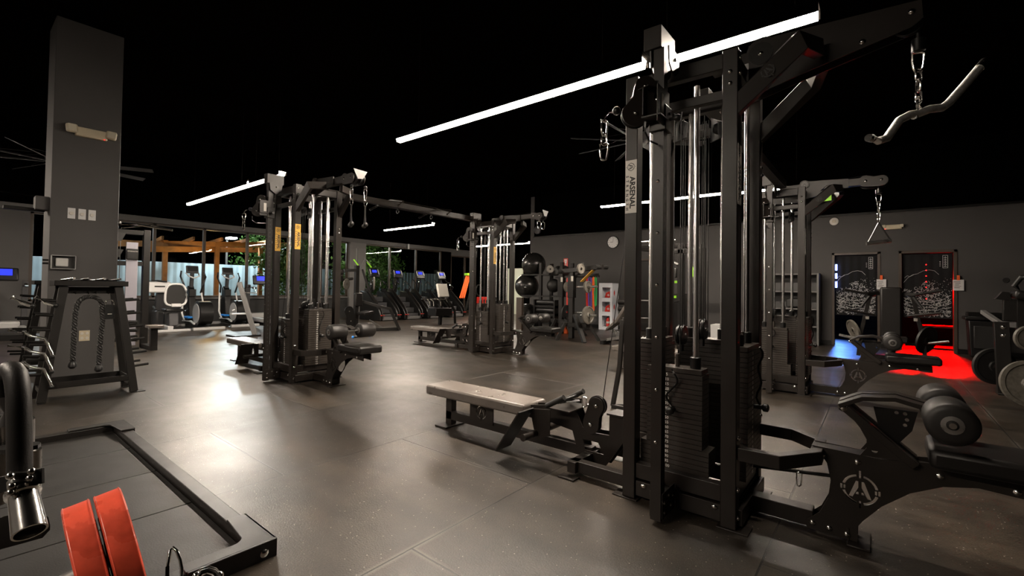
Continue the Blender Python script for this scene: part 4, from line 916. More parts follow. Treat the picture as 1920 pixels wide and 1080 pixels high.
# ellipticals (rear drum toward the room)
def elliptical(loc, lab):
    t = T('elliptical_trainer', lab, 'elliptical', loc, group='ellipticals by the windows')
    MB().bb(.72, .8, -.32, .42, 0, .07).build('stabilizer', LGREY, t, .01); MB().bb(-.85, -.77, -.35, .3, 0, .07).build('stabilizer', LGREY, t, .01)
    MB().bb(-.8, .76, -.05, .05, .03, .1).build('base_rail', DARK, t, .01)
    d = MB().lathe((.45, .0, .42), (0, 1, 0), [(-.16, .28), (-.15, .32), (.15, .32), (.16, .28)], 32).build('drum', BLACKP, t)
    MB().lathe((.45, -.162, .42), (0, -1, 0), [(0, .26), (.01, .25), (.012, .1)], 32).build('drum_cover', LGREY, d)
    MB().prism([(-.75, -.08, .08), (-.35, -.08, .08), (-.45, -.08, .95), (-.6, -.08, 1.15), (-.7, -.08, 1.1)], (0, .16, 0)).build('front_shroud', BLACKP, t, .02)
    MB().box((-.42, 0, .95), (.04, .16, .2)).build('holder', RUB, t, .01)
    MB().box((-.5, 0, 1.60), (.05, .3, .22), R=Matrix.Rotation(-.25, 3, 'Y')).build('console', MGREY, t, .02)
    MB().box((-.47, 0, 1.62), (.012, .24, .13), R=Matrix.Rotation(-.25, 3, 'Y')).build('display', SCRD, t)
    MB().tube([(-.5, -.15, 1.5), (-.35, -.13, 1.42), (-.35, 0, 1.36), (-.35, .13, 1.42), (-.5, .15, 1.5)], .02, 8).build('fixed_handle', WHITE, t)
    MB().cyl((-.55, 0, 1.1), (-.5, 0, 1.5), .05, 10).build('mast', MGREY, t)
    for s in (-1, 1):
        MB().tube([(-.45, s*.27, 1.55), (-.4, s*.3, 1.4), (-.35, s*.22, 1.15), (-.45, s*.2, .95)], .022, 8).build('arm_handle', BLACKP, t)
        MB().tube([(-.45, s*.22, .95), (-.3, s*.27, .4), (-.1, s*.27, .22)], .022, 8).build('arm_link', WHITE, t)
        MB().tube([(-.2, s*.27, .2), (.2, s*.2, .2), (.45, s*.2, .25+s*.1)], .028, 8).build('pedal_arm', WHITE, t)
        MB().box((-.05, s*.2, .32+s*.02), (.34, .13, .05)).build('pedal', BLUE, t, .01, label='blue-edged pedal')
    return t
e = elliptical((-14.5, 4.35, 0), 'left elliptical with white arms beside the recumbent bike')
ctree(e, loc=(-14.9, 5.38, 0), label='right elliptical trainer, half hidden by the left tower')
# treadmills with blue screens
def treadmill(loc, rz, lab):
    t = T('treadmill', lab, 'treadmill', loc, rz, 'treadmills')
    MB().box((.1, 0, .13), (1.7, .5, .06)).build('running_belt', RUB, t, .01); MB().bb(-.7, .95, -.3, .3, 0, .1).build('deck_frame', DARK, t)
    for s in (-1, 1):
        MB().box((.1, s*.33, .14), (1.8, .12, .12)).build('side_rail', LGREY, t, .02)
        MB().beam((-.65, s*.36, .1), (-.5, s*.36, 1.2), .07, .1).build('upright', MGREY, t, .01)
        MB().tube([(-.5, s*.36, 1.15), (-.2, s*.36, 1.1), (-.1, s*.3, 1.1)], .025, 8).build('handrail', BLACKP, t)
    MB().box((-.5, 0, 1.35), (.08, .5, .3), R=Matrix.Rotation(-.25, 3, 'Y')).build('console', BLACKP, t, .03)
    MB().box((-.45, 0, 1.4), (.02, .3, .14), R=Matrix.Rotation(-.25, 3, 'Y')).build('screen', SCR, t)
    MB().box((-.7, 0, .2), (.4, .6, .2)).build('motor_cover', LGREY, t, .04)
treadmill((-14.6, .8, 0), 0, 'treadmill with a blue screen at the left edge of the room')
treadmill((-14.9, 6.35, 0), 0, 'machine with a blue screen half hidden behind the left tower')
t = T('cable_column', 'slim grey slanted cable column behind the left tower bench', 'cable machine', (-11.6, 4.32, 0))
MB().beam((.2, .28, 0), (-.1, .02, 1.25), .07, .09).build('column', TRIMG, t, .004); MB().box((0, .0, .52), (.1, .35, .03)).tube([(0, -.15, .52), (0, -.15, .6), (0, -.1, .62)], .015, 6).build('carriage', LGREY, t); MB().tube([(-.1, .05, 1.1), (0, .3, 1.15), (.05, .35, 1.0), (-.05, .1, 1.02)], .012, 6).build('handle', CHROME, t)
MB().bb(-.2, .35, -.2, .35, 0, .04).build('base', DARK, t); pass
# stair climbers
def stairs(loc, lab):
    t = T('stair_climber', lab, 'stair climber', loc, group='stair climbers by the window')
    for s in (-1, 1):
        P = [(-.55, 0), (.72, 0), (.74, .22), (.62, .4), (-.1, 1.02), (-.55, 1.05)]
        MB().prism([(x, s*.36-.05, z) for x, z in P], (0, .1, 0)).build('side_panel', BLACKP, t, .03)
        MB().pathbeam([(-.3, s*.36, 1.08), (-.1, s*.36, 1.06), (.6, s*.36, .48), (.74, s*.36, .3), (.77, s*.36, .08)], .12, .035, (0, 1, 0)).build('side_rail', STEEL, t, .008)
        MB().box((.79, s*.36, .2), (.04, .14, .025)).build('red_trim', RED, t, label='red end trim')
        MB().tube([(-.35, s*.3, 1.5), (-.1, s*.34, 1.35), (.1, s*.34, 1.2), (-.05, s*.34, 1.02)], .02, 8).build('handrail', BLACKP, t)
        MB().tube([(-.05+.12*math.cos(a*.5), s*.2, 1.3+.12*math.sin(a*.5)) for a in range(9)], .016, 8).build('grip', CHROME, t)
    for i, (x, z) in enumerate(((.5, .22), (.25, .42), (.0, .62), (-.25, .82))): MB().bb(x-.14, x+.12, -.3, .3, z-.18, z).build('step', MGREY, t, .01)
    MB().bb(.45, .75, -.3, .3, .02, .12).build('front_step', TRIMG, t, .01)
    MB().beam((-.45, 0, 1.0), (-.35, 0, 1.6), .16, .1).build('mast', BLACKP, t, .01)
    MB().box((-.3, 0, 1.7), (.08, .42, .36), R=Matrix.Rotation(-.45, 3, 'Y')).build('console', BLACKP, t, .03)
    MB().box((-.26, 0, 1.76), (.03, .17, .09), R=Matrix.Rotation(-.45, 3, 'Y')).build('screen', SCR, t)
    for s in (-1, 1): MB().box((-.26, s*.17, 1.74), (.02, .03, .2), R=Matrix.Rotation(-.45, 3, 'Y')).build('side_button_strip', LGREY, t)
    return t
s0 = stairs((-14.2, 9.9, 0), 'leftmost stair climber of the row by the window')
for i, (y, l) in enumerate(((10.95, 'second stair climber from the left by the window'), (12.05, 'third stair climber from the left by the window'), (13.2, 'rightmost stair climber of the row by the window'))): ctree(s0, loc=(-14.2, y, 0), label=l)
# plate-loaded machine behind the left tower
t = T('plate_loaded_row', 'black plate-loaded machine with lime straps behind the left tower', 'plate-loaded machine', (-10.8, 7.0, 0)); L_ = t.location
MB(L_).beam((-10.8, 6.85, 0), (-10.8, 6.85, 1.75), .1, .1).build('mast', STEEL, t, .004); MB(L_).beam((-10.8, 6.85, 2.2), (-10.8, 6.85, 1.7), .04, .04).build('mast_top', TRIMG, t)
MB(L_).beam((-10.8, 6.75, .05), (-10.3, 7.9, .05), .1, .08).beam((-11.2, 6.7, .05), (-10.6, 6.9, .05), .1, .08).build('base', STEEL, t, .004)
MB(L_).pathbeam([(-10.9, 6.9, .85), (-10.5, 7.3, .68), (-10.35, 7.6, .6), (-10.25, 7.85, .02)], .07, .07).build('arm_guard', STEEL, t, .004)
MB(L_).box((-10.7, 6.85, .85), (.1, .22, .35)).build('chest_pad', VINYL, t, .03); MB(L_).box((-10.6, 7.0, .5), (.35, .3, .08), R=Matrix.Rotation(.15, 3, 'X')).build('seat', VINYL, t, .02)
MB(L_).beam((-10.7, 6.95, 1.65), (-10.6, 7.12, 1.05), .1, .05).beam((-10.7, 6.75, 1.62), (-10.75, 6.45, 1.6), .08, .08).build('swing_arm', STEEL, t, .004)
MB(L_).tube([(-10.75, 6.4, 1.6), (-10.6, 6.3, 1.45), (-10.75, 6.4, 1.35), (-10.75, 6.7, 1.4)], .035, 8).build('padded_grip', FOAM, t)
MB(L_).tube([(-10.75, 6.9, 1.6), (-10.7, 7.0, 1.95), (-10.65, 7.15, 1.8)], .014, 8).build('strap', TRIMG, t)
for y, z in ((6.7, 1.9), (7.1, 1.86)): MB(L_).beam((-10.72, y, z), (-10.66, y+.1, z-.15), .05, .03).build('lime_tab', GREEN, t, label='lime green tab')
MB(L_).cyl((-10.7, 7.2, .3), (-10.6, 7.6, .05), .012, 6).build('strut', TRIMG, t)
sh = MB(L_); sheath(sh, (-10.72, 6.6, .55), (-10.72, 6.66, .3), .13, .15, (1, 0, 0), .02); sc_ = sh.build('pulley_cover', DARK, t, .002)
for y, z in ((6.6, .55), (6.66, .3)): bolt(sc_, (-10.708-L_.x*0+10.8, y-7.0, z), (1, 0, 0), 1.5)
def disc(name, lab, c, ax, r, th, m, grp=None, hub=.05, hm=None):
    t = T(name, lab, 'weight plate', c, group=grp)
    MB().lathe((0, 0, 0), ax, [(-th/2, .03), (-th/2, r*.25), (-th*.25, r*.3), (-th*.25, r*.8), (-th/2, r*.86), (-th*.4, r), (th*.4, r), (th/2, r*.86), (th*.25, r*.8), (th*.25, r*.3), (th/2, r*.25), (th/2, .03)], 40, cap=False).build('disc', m, t)
    return t
disc('weight_plate', 'grey weight plate on the left of the lime-strapped machine', (-10.7, 6.5, 1.25), (1, .5, 0), .14, .03, IRON)
disc('weight_plate', 'pale weight plate on the right of the lime-strapped machine', (-10.6, 7.25, 1.28), (1, 1.6, 0), .18, .04, IRONL)
tt = T('small_dumbbell', 'small bar with blue ends on the floor behind the roller', 'dumbbell', (-9.45, 6.15, .03)); MB().cyl((-.0, -.2, 0), (.0, .2, 0), .022, 10).build('bar', BLACKP, tt)
for s in (-1, 1): MB().sphere((0, s*.22, 0), .03, 12, 8).build('blue_end', BLUE, tt)
# T-bar machine with pale pad
t = T('chest_supported_row', 'chest-supported row machine with a pale pad before the stair climbers', 'plate-loaded machine', (-11.0, 10.1, 0)); L_ = t.location
MB(L_).box((-10.95, 10.05, 1.1), (.09, .42, .44), R=Matrix.Rotation(-.3, 3, 'Y')).build('chest_pad', mat('pale_vinyl', (.42, .4, .36), .5), t, .02)
MB(L_).beam((-11.05, 10.05, 0), (-11.0, 10.05, .95), .09, .09).build('mast', STEEL, t, .004)
MB(L_).pathbeam([(-10.9, 10.2, .85), (-10.9, 10.55, .45), (-10.9, 10.58, .02)], .06, .06).build('frame_arm', STEEL, t, .004)
MB(L_).cyl((-10.9, 9.15, .84), (-10.9, 10.3, .82), .02, 10).build('handle_bar', CHROME, t); MB(L_).box((-11, 10, .42), (.4, .7, .25)).build('foot_housing', DARK, t, .02)
for y in (9.35, 9.5, 9.8): MB(L_).tube([(-10.88, y, .82), (-10.85, y+.08, .75), (-10.85, y+.1, .62)], .02, 6).build('chain_clip', CHROME, t)
# strap bundle and red box near the corner
t = T('resistance_sled', 'tall orange strapped training frame with a green top in the corner', 'training frame', (-14.2, 14.55, 0))
for k in range(3): MB().beam((.0, -.5+.12*k, .75), (-.1, .0+.1*k, 1.75), .05, .05).build('orange_strap', ORG, t)
MB().box((-.1, .15, 1.8), (.2, .42, .1)).build('green_top', GREEN, t, .01); MB().beam((0, .25, 0), (-.1, .25, 1.8), .07, .07).beam((.1, -.3, 0), (0, .2, 1.2), .07, .07).build('frame', DARK, t)
MB().tube([(0, .7+.2*math.cos(a*.5), 1.1+.25*math.sin(a*.5)) for a in range(12)], .03, 8).build('hoop', BLACKP, t)
t = tag(MB((-14.9, 16.35, 0)).box((-14.9, 16.35, .5), (.5, .5, .55)).bb(-15.1, -14.7, 16.15, 16.55, 0, .22).build('red_bin', RED, None, .03), 'red bin outside the corner glass door', 'bin')

# ================= MIDDLE BACK =================
t = T('ball_rack', 'dark storage rack holding three large exercise balls', 'rack', (-7.7, 11.0, 0)); L_ = t.location
for x in (-7.62, -6.9): MB(L_).bb(x-.04, x+.04, 10.75, 10.83, 0, 1.95).build('upright', STEEL, t); MB(L_).bb(x-.04, x+.04, 11.3, 11.38, 0, 1.95).build('upright', STEEL, t)
for z in (1.62, 1.0, .35):
    MB(L_).bb(-8.3, -6.86, 10.76, 10.82, z-.03, z+.01).bb(-8.3, -6.86, 11.3, 11.36, z-.03, z+.01).build('shelf_rail', STEEL, t)
MB(L_).bb(-8.05, -7.85, 10.2, 10.3, 0, .95).build('side_box', mat('side_box', (.05, .035, .025), .5), t, .01)
BX = [((-8.03, 11.0, 1.92), .36, 'top'), ((-8.28, 11.0, 1.28), .36, 'middle'), ((-8.12, 10.85, .42), .34, 'lowest')]
for c, r, l in BX:
    t = T('exercise_ball', '%s of the three glossy black exercise balls' % l, 'exercise ball', c, group='black exercise balls')
    MB().sphere((0, 0, 0), r, 40, 24).build('ball', BALLM, t)
    if l != 'top':
        d = (V((0, 0, 1.2))-V(c)).normalized(); s_ = d.cross(V((0, 0, 1))).normalized()*-1; 
        pts = [(d+s_*(a*.07-.1)+V((0, 0, -.1-.01*a*a*.2))).normalized()*(r+.002) for a in (-2, -1, 0, 1)]
        MB().tube(pts, [.004, .012, .012, .004], 6).build('white_mark', WHITE, t)
for (x, z, r) in ((-7.35, 1.30, .2), (-7.0, 1.72, .16), (-7.2, 1.75, .12)):
    t = T('medicine_ball', 'dark round ball on the storage rack, %s' % ('large one on the middle shelf' if z < 1.5 else 'left small one on top' if x < -7.1 else 'right one on top'), 'medicine ball', (x, 11.05, z), group='dark balls on the storage rack'); MB().sphere((0, 0, 0), r, 24, 16).build('ball', RUB, t)
for i, (z, l) in enumerate(((.82, 'upper'), (.60, 'lower'))):
    o = MB((-7.3, 10.6, z)).lathe((-7.6, 10.6, z), (1, 0, 0), [(0, .06), (.01, .075), (.6, .075), (.61, .06)], 24).build('foam_roller', BLACKP, None); tag(o, '%s of two black foam rollers lying across the storage rack' % l, 'foam roller', 'black foam rollers')
for i, z in enumerate((.6, .82)): pass
MBr = MB((-7.3, 10.6, 0)); MBr.bb(-7.66, -7.62, 10.5, 10.7, 0, .9).bb(-6.98, -6.94, 10.5, 10.7, 0, .9).bb(-7.66, -6.94, 10.52, 10.68, .45, .52).bb(-7.66, -6.94, 10.52, 10.68, .68, .74)
tag(MBr.build('roller_stand', DARK, None), 'low dark stand carrying the black foam rollers', 'stand')
def squat(loc, lab, rz=0.):
    t = T('squat_machine', lab, 'plate-loaded machine', loc, rz, 'plate-loaded standing machines')
    MB().beam((-.05, 0, .05), (-.05, 0, 1.62), .11, .1).build('mast', STEEL, t, .004)
    MB().box((-.05, 0, 1.25), (.16, .14, .5)).build('sleeve', DARK, t, .006); MB().box((.0, -.073, 1.45), (.06, .004, .12)).build('white_label', LABW, t)
    for a, b in (((-.3, -.25, 0), (-.15, -.1, .42)), ((.45, -.25, 0), (.1, -.1, .62)), ((.5, .35, 0), (.15, .15, .62)), ((-.3, .35, 0), (-.15, .15, .42))): MB().beam(a, b, .09, .07).build('leg', STEEL, t, .004)
    MB().bb(-.3, .4, -.09, .09, .32, .42).build('base_beam', STEEL, t, .004)
    MB().beam((-.4, 0, 1.62), (.75, 0, 1.72), .12, .1).beam((-.3, .1, 1.5), (.6, .1, 1.55), .05, .05).build('lever_arm', STEEL, t, .004)
    MB().cyl((.7, -.25, 1.7), (.7, .3, 1.72), .05, 14).cyl((-.35, -.2, 1.62), (-.35, .25, 1.62), .05, 14).build('shoulder_grip', RUB, t)
    MB().cyl((.2, 0, 1.26), (.68, -.13, 1.27), .024, 12).build('plate_horn', BRUSH, t); MB().cyl((.2, 0, .6), (.68, -.13, .62), .024, 12).build('plate_horn', BRUSH, t)
    MB().beam((.3, -.06, 1.42), (.6, -.06, 1.68), .02, .12, (0, 1, 0)).build('gusset', STEEL, t)
    return t
q = squat((-5.62, 9.3, 0), 'nearest plate-loaded standing machine with grey plates and a yellow label')
g = MB().beam((.26, -.08, 1.38), (.56, -.08, 1.64), .012, .13, (0, 1, 0)); g.cm = 1
g.build('label_plate', [YEL, INK], q, label='yellow name label')
q2 = squat((-6.42, 10.1, 0), 'farther plate-loaded standing machine left of the yellow-labelled one')
for c, r, l, m in (((-5.19, 9.2, 1.26), .135, 'upper grey plate on the yellow-labelled machine', IRON), ((-5.17, 9.2, .62), .205, 'large lower grey plate on the yellow-labelled machine', IRON), ((-5.29, 9.05, 1.67), .115, 'pale round plate at the top of the yellow-labelled machine', IRONL)):
    disc('weight_plate', l, c, (1, -.15, 0), r, .06, m, 'plates on the standing machines')
disc('weight_plate', 'pale plate at the top of the farther standing machine', (-6.7, 9.9, 1.72), (1, -.6, 0), .1, .04, IRONL, 'plates on the standing machines')
disc('weight_plate', 'grey plate at mid height on the farther standing machine', (-6.2, 9.95, 1.26), (1, -.15, 0), .13, .05, IRON, 'plates on the standing machines')
disc('weight_plate', 'dark grey plate low on the farther standing machine', (-6.22, 9.95, .62), (1, -.15, 0), .18, .05, RUB, 'plates on the standing machines')
# bands
for i, (x, m, z0, w_, l) in enumerate(((-6.30, RED, .62, .045, 'red'), (-6.12, PURP, .62, .09, 'purple'), (-5.88, ORG, .6, .04, 'orange'), (-5.75, GRNB, .75, .06, 'green'))):
    t = T('resistance_band', 'long %s resistance band hanging from the peg bar' % l, 'resistance band', (-6.70+.27*(x+6.30)/.55, 11.86, 1.55), group='resistance bands on the wall bar')
    h = 1.55-z0
    w_ *= .6; MB().tube([(-w_, 0, -.02), (-w_*.3, 0, .02), (w_*.5, 0, .0), (w_*.8, 0, -h*.5), (w_*.6, 0, -h), (w_*.1, 0, -h-.03), (-w_*.5, 0, -h*.95), (-w_, 0, -h*.5)], .02, 6, True).build('band', m, t)
t = T('band_bar', 'dark steel peg bar carrying the coloured bands', 'storage bar', (-6.85, 11.93, 0)); MB().bb(-.5, .5, -.03, .03, 1.56, 1.62).bb(-.5, -.44, -.03, .03, 0, 1.6).bb(-.5, .1, -.25, .25, 0, .05).build('frame', DARK, t); MB().bb(-.1, .0, -.02, .02, 1.6, 2.0).build('post', TRIMG, t)
MB().bb(.18, .21, -.12, -.1, .6, 1.55).build('red_strap', RED, q2, label='long thin red strap')
t = T('red_sign', 'narrow red arrow sign on the back wall above the machines', 'sign', (-8.15, 12.97, 1.95)); MB().box((0, 0, 0), (.16, .02, .55)).build('board', RED, t); 
MB().prism([(-.05, -.012, .18), (.05, -.012, .18), (.0, -.012, .06)], (0, -.004, 0)).bb(-.015, .015, -.015, -.011, -.2, .08).bb(-.05, .05, -.015, -.011, .2, .24).build('arrow', WHITE, t)
t = T('gym_bag', 'small bright red bag on the floor behind the standing machine', 'bag', (-6.7, 10.6, 0))
MB().prism([(-.17, -.1, 0), (.17, -.1, 0), (.14, -.1, .25), (.05, -.1, .36), (-.08, -.1, .3)], (0, .2, 0)).build('sack', ORG, t, .03); MB().tube([(-.08, 0, .3), (-.14, 0, .42), (-.05, 0, .44), (.1, 0, .4), (.05, 0, .33)], .015, 6).build('drawstring', ORG, t)
# first aid cabinet
t = T('first_aid_cabinet', 'white free-standing first aid cabinet with three red-stocked openings', 'cabinet', (-6.41, 12.7, 0))
mb = MB(); mb.bb(-.2, .2, -.02, .0, 0, 1.42)
mb = MB(); mb.bb(-.24, -.13, -.22, -.2, 0, 1.4).bb(.13, .2, -.22, -.2, 0, 1.4)
z = [0, .12, .42, .56, .84, .98, 1.28, 1.4]
for a, b in ((0, .10), (.42, .54), (.84, .96), (1.27, 1.4)): mb.bb(-.13, .13, -.22, -.2, a, b)
mb.bb(-.24, -.22, -.2, .2, 0, 1.4).bb(.18, .2, -.2, .2, 0, 1.4).bb(-.22, .18, .18, .2, 0, 1.4).bb(-.24, .2, -.22, .2, 1.385, 1.405)
for a in (.1, .52, .94): mb.bb(-.22, .18, -.2, .18, a-.02, a)
mb.build('cabinet_body', CABW, t, .003)
for a in (.12, .54, .96): MB().bb(.2, .201, -.12, -.04, a+.1, a+.2).bb(.2005, .2015, -.095, -.065, a+.06, a+.24).build('red_cross', RED, t)
for (z0, h, l) in ((.96, .2, 'red kit bag in the top opening of the white cabinet'), (.54, .22, 'red kit box in the middle opening of the white cabinet')):
    q = T('first_aid_kit', l, 'first aid kit', (-6.41, 12.66, z0), group='kits in the white cabinet'); MB().prism([(-.1, -.08, 0), (.12, -.08, 0), (.12, -.08, h*.8), (.05, -.08, h), (-.06, -.08, h*.75)], (0, .18, 0)).build('case', RED, q, .01)
    MB().bb(-.02, .06, -.083, -.081, h*.35, h*.45).bb(.01, .03, -.0835, -.0815, h*.22, h*.6).build('white_cross', WHITE, q)
q = T('fire_extinguisher', 'small red fire extinguisher in the lowest cabinet opening', 'fire extinguisher', (-6.41, 12.62, .1)); MB().lathe((0, 0, 0), (0, 0, 1), [(0, .055), (.2, .06), (.24, .03), (.27, .02)], 20).build('cylinder', RED, q); MB().lathe((0, 0, .09), (0, 0, 1), [(0, .061), (.06, .061)], 20).build('label_band', LABW, q); MB().box((0, 0, .28), (.03, .1, .03)).tube([(0, .0, .28), (-.08, 0, .25), (-.08, 0, .1)], .008, 6).build('valve', BLACKP, q)
# clock
t = T('wall_clock', 'round white wall clock with a black rim', 'clock', (-6.45, 12.98, 2.68))
MB().lathe((0, .02, 0), (0, -1, 0), [(0, .2), (.03, .2), (.035, .185), (.03, .17)], 40).build('rim', BLACKP, t); MB().lathe((0, -.005, 0), (0, -1, 0), [(0, .175), (.006, .175)], 40).build('face', WHITE, t)
mb = MB()
for i in range(12): a = i*math.pi/6; mb.box((.145*math.sin(a), -.0125, .145*math.cos(a)), (.012, .002, .025), R=Matrix.Rotation(a, 3, 'Y'))
mb.build('hour_marks', INK, t, label='black hour marks'); MB().beam((0, -.0145, 0), (-.09, -.0145, .005), .004, .012).build('hour_hand', INK, t); MB().beam((0, -.0155, 0), (.02, -.0155, .13), .004, .008).build('minute_hand', INK, t)
# bench
t = T('adjustable_bench', 'adjustable incline bench with worn grey pads left of the large tower', 'bench', (-4.35, 9.2, 0), .0)
MB().prism([(-.24, -.26, .38), (-.34, -.22, .34), (-.20, .22, .28)][:0] or [(-.32, -.15, .30), (-.30, -.15, .36), (-.08, -.15, .56), (-.05, -.15, .50)], (0, .3, 0)).build('seat_pad', TANV, t, .01)
MB().beam((-.07, 0, .52), (.2, 0, .95), .30, .06, (1, 0, 0)).build('back_pad', TANV, t, .015)
MB().beam((-.2, 0, .33), (.0, 0, .12), .06, .06).beam((-.35, 0, .1), (.1, 0, .2), .08, .06).build('frame', BRUSH, t, .004); MB().beam((-.38, -.18, .05), (-.38, .18, .05), .08, .08).build('foot', DARK, t); MB().beam((.08, -.2, .04), (.08, .2, .04), .07, .07).beam((.08, 0, .05), (.08, 0, .4), .06, .06).build('foot', DARK, t); MB().box((.08, 0, .26), (.3, .2, .1)).build('side_cover', TRIMG, t, .01)
t = T('leg_pad_bench', 'black roller pads above the worn grey bench', 'bench', (-4.75, 10.3, 0)); MB().cyl((-.2, 0, .92), (.35, 0, .92), .07, 14).cyl((-.2, 0, .75), (.35, 0, .75), .06, 14).build('roller_pad', FOAM, t); MB().bb(-.05, .05, -.04, .04, 0, .95).bb(-.3, .3, -.3, .3, 0, .05).build('frame', DARK, t)
# black A-frame stand behind the large tower
t = T('plate_tree_stand', 'thin black A-frame stand just left of the large tower', 'stand', (-1.98, 4.3, 0))
MB().pathbeam([(-.14, 0, .02), (-.07, 0, .42), (-.04, 0, .9)], .04, .04, (0, 1, 0)).build('front_leg', STEEL, t, .003); MB().beam((-.14, -.02, .02), (.3, .0, .02), .04, .04).beam((-.04, .0, .9), (.3, .2, .9), .05, .05).beam((.3, .2, 0), (.3, .2, .9), .04, .04).beam((-.14, 0, .02), (.3, .4, .02), .04, .04).build('frame', STEEL, t, .003)
# rack seen through the large tower
t = T('power_rack', 'black power rack with chrome bars seen through the large tower', 'power rack', (-3.5, 9.6, 0)); L_ = t.location
for x, y in ((-4.1, 9.3), (-3.12, 9.3), (-4.1, 10.4), (-3.0, 10.4)):
    MB(L_).bb(x-.04, x+.04, y-.04, y+.04, 0, 2.15).build('upright', STEEL, t, .003)
for y in (9.3, 10.4): MB(L_).bb(-4.1, -3.04, y-.04, y+.04, 2.08, 2.15).build('crossbar', STEEL, t, .003); 
for x in (-4.1, -3.06): MB(L_).bb(x-.04, x+.04, 9.3, 10.4, 2.08, 2.15).build('side_beam', STEEL, t, .003); MB(L_).bb(x-.04, x+.04, 9.3, 10.4, 0, .08).build('floor_beam', STEEL, t, .003)
MB(L_).cyl((-4.2, 9.2, 2.22), (-3.2, 9.2, 2.22), .018, 10).build('pull_up_bar', CHROME, t)
MB(L_).tube([(-3.35, 9.2, 1.9), (-3.28, 9.2, 1.8), (-3.15, 9.2, 1.72)], .03, 8).tube([(-3.5, 9.2, 1.75), (-3.38, 9.2, 1.78)], .035, 8).build('grip', BRUSH, t)
MB(L_).box((-3.36, 9.22, 1.56), (.36, .1, .2)).build('bar_pad', RUB, t, .02); MB(L_).box((-3.45, 10.2, .6), (.6, .25, 1.1)).build('weight_stack', DARK, t, .01); MB(L_).bb(-3.16, -3.06, 9.2, 9.3, 0, 2.15).build('perforated_column', DARK, t, .004); MB(L_).bb(-2.86, -2.80, 9.5, 9.6, 0, 2.15).build('side_column', DARK, t, .004); MB(L_).bb(-3.45, -2.8, 9.2, 9.28, 1.95, 2.03).build('pulley_beam', DARK, t, .004); MB(L_).beam((-3.5, 9.2, .9), (-3.1, 9.2, 1.02), .06, .05).build('spotter_arm', DARK, t, .004); MB(L_).tube([(-3.75, 9.22, .95), (-3.5, 9.2, .85), (-3.2, 9.2, 1.0)], .03, 8).build('belt', RUB, t); MB(L_).cyl((-3.45, 9.15, 1.27), (-3.22, 9.15, 1.27), .07, 14).build('barbell_sleeve', CHROME, t); MB(L_).bb(-4.0, -3.1, 9.2, 9.26, .98, 1.0).build('safety_bar', BRUSH, t)
for x, z in ((-2.89, 1.58), (-3.2, 1.38), (-3.22, 1.08)): MB(L_).box((x, 9.25, z), (.06, .03, .2 if z > 1.5 else .05)).build('lime_tab', GREEN, t, label='lime green tab')
t = T('white_step_box', 'white box on the floor behind the large tower rods', 'box', (-2.6, 10.4, 0)); MB().box((0, 0, .25), (.4, .4, .5)).build('box', LGREY, t, .01)
# shelf cabinet on the back wall
t = T('storage_shelf', 'grey steel storage shelf against the back wall behind the far tower', 'shelf unit', (-1.7, 12.7, 0))
for x in (-.62, .6): MB().bb(x-.02, x+.02, -.25, .25, 0, 1.65).build('side_panel', TRIMG, t, .003)
for z in (.03, .42, .82, 1.22, 1.63): MB().bb(-.6, .58, -.25, .25, z-.015, z+.015).build('shelf', TRIMG, t, .003)
MB().bb(-.6, .58, .23, .25, .05, 1.62).build('back_panel', mat('shelf_back', (.05, .05, .05), .6), t)
for i, (x, z, l) in enumerate(((.1, .84, 'black case on the middle shelf'), (.35, .44, 'black case on the lower right shelf'), (-.2, .44, 'black case on the lower left shelf'))): tag(MB((-1.7+x, 12.65, z)).box((-1.7+x, 12.65, z+.12), (.26, .3, .2)).build('storage_case', BLACKP, None, .02), l, 'case', 'cases on the storage shelf')
# smoke alarm, wall emergency light, exit-ish camera dome
t = T('horn_strobe', 'round white wall strobe above the left doorway', 'strobe', (-.83, 12.98, 2.87)); MB().lathe((0, .02, 0), (0, -1, 0), [(0, .09), (.03, .085), (.04, .05)], 24).build('base', LABW, t); MB().box((0, -.03, 0), (.07, .03, .05)).build('lens', LENS, t, .008)
t = T('emergency_light', 'small cream emergency light on the wall above the right doorway', 'emergency light', (.22, 12.98, 2.66)); MB().box((0, -.03, 0), (.3, .06, .1)).build('body', CREAM, t, .01)
for s in (-1, 1): MB().box((s*.15, -.05, .02), (.07, .07, .07)).build('lamp_head', LENS, t, .015)
MB().box((-.13, -.062, -.04), (.012, .004, .012)).build('indicator', REDL, t)
t = T('round_speaker', 'round grey wall speaker near the end of the far ceiling light', 'speaker', (-9.3, 12.95, 3.25)); MB().lathe((0, .04, 0), (0, -1, 0), [(0, .12), (.08, .14), (.1, .1)], 24).build('cone', MGREY, t)
t = T('exit_tag', 'small white device on the window header', 'sensor', (-15.88, 12.55, 2.95)); MB().box((0, 0, 0), (.05, .08, .22)).build('body', WHITE, t, .01)

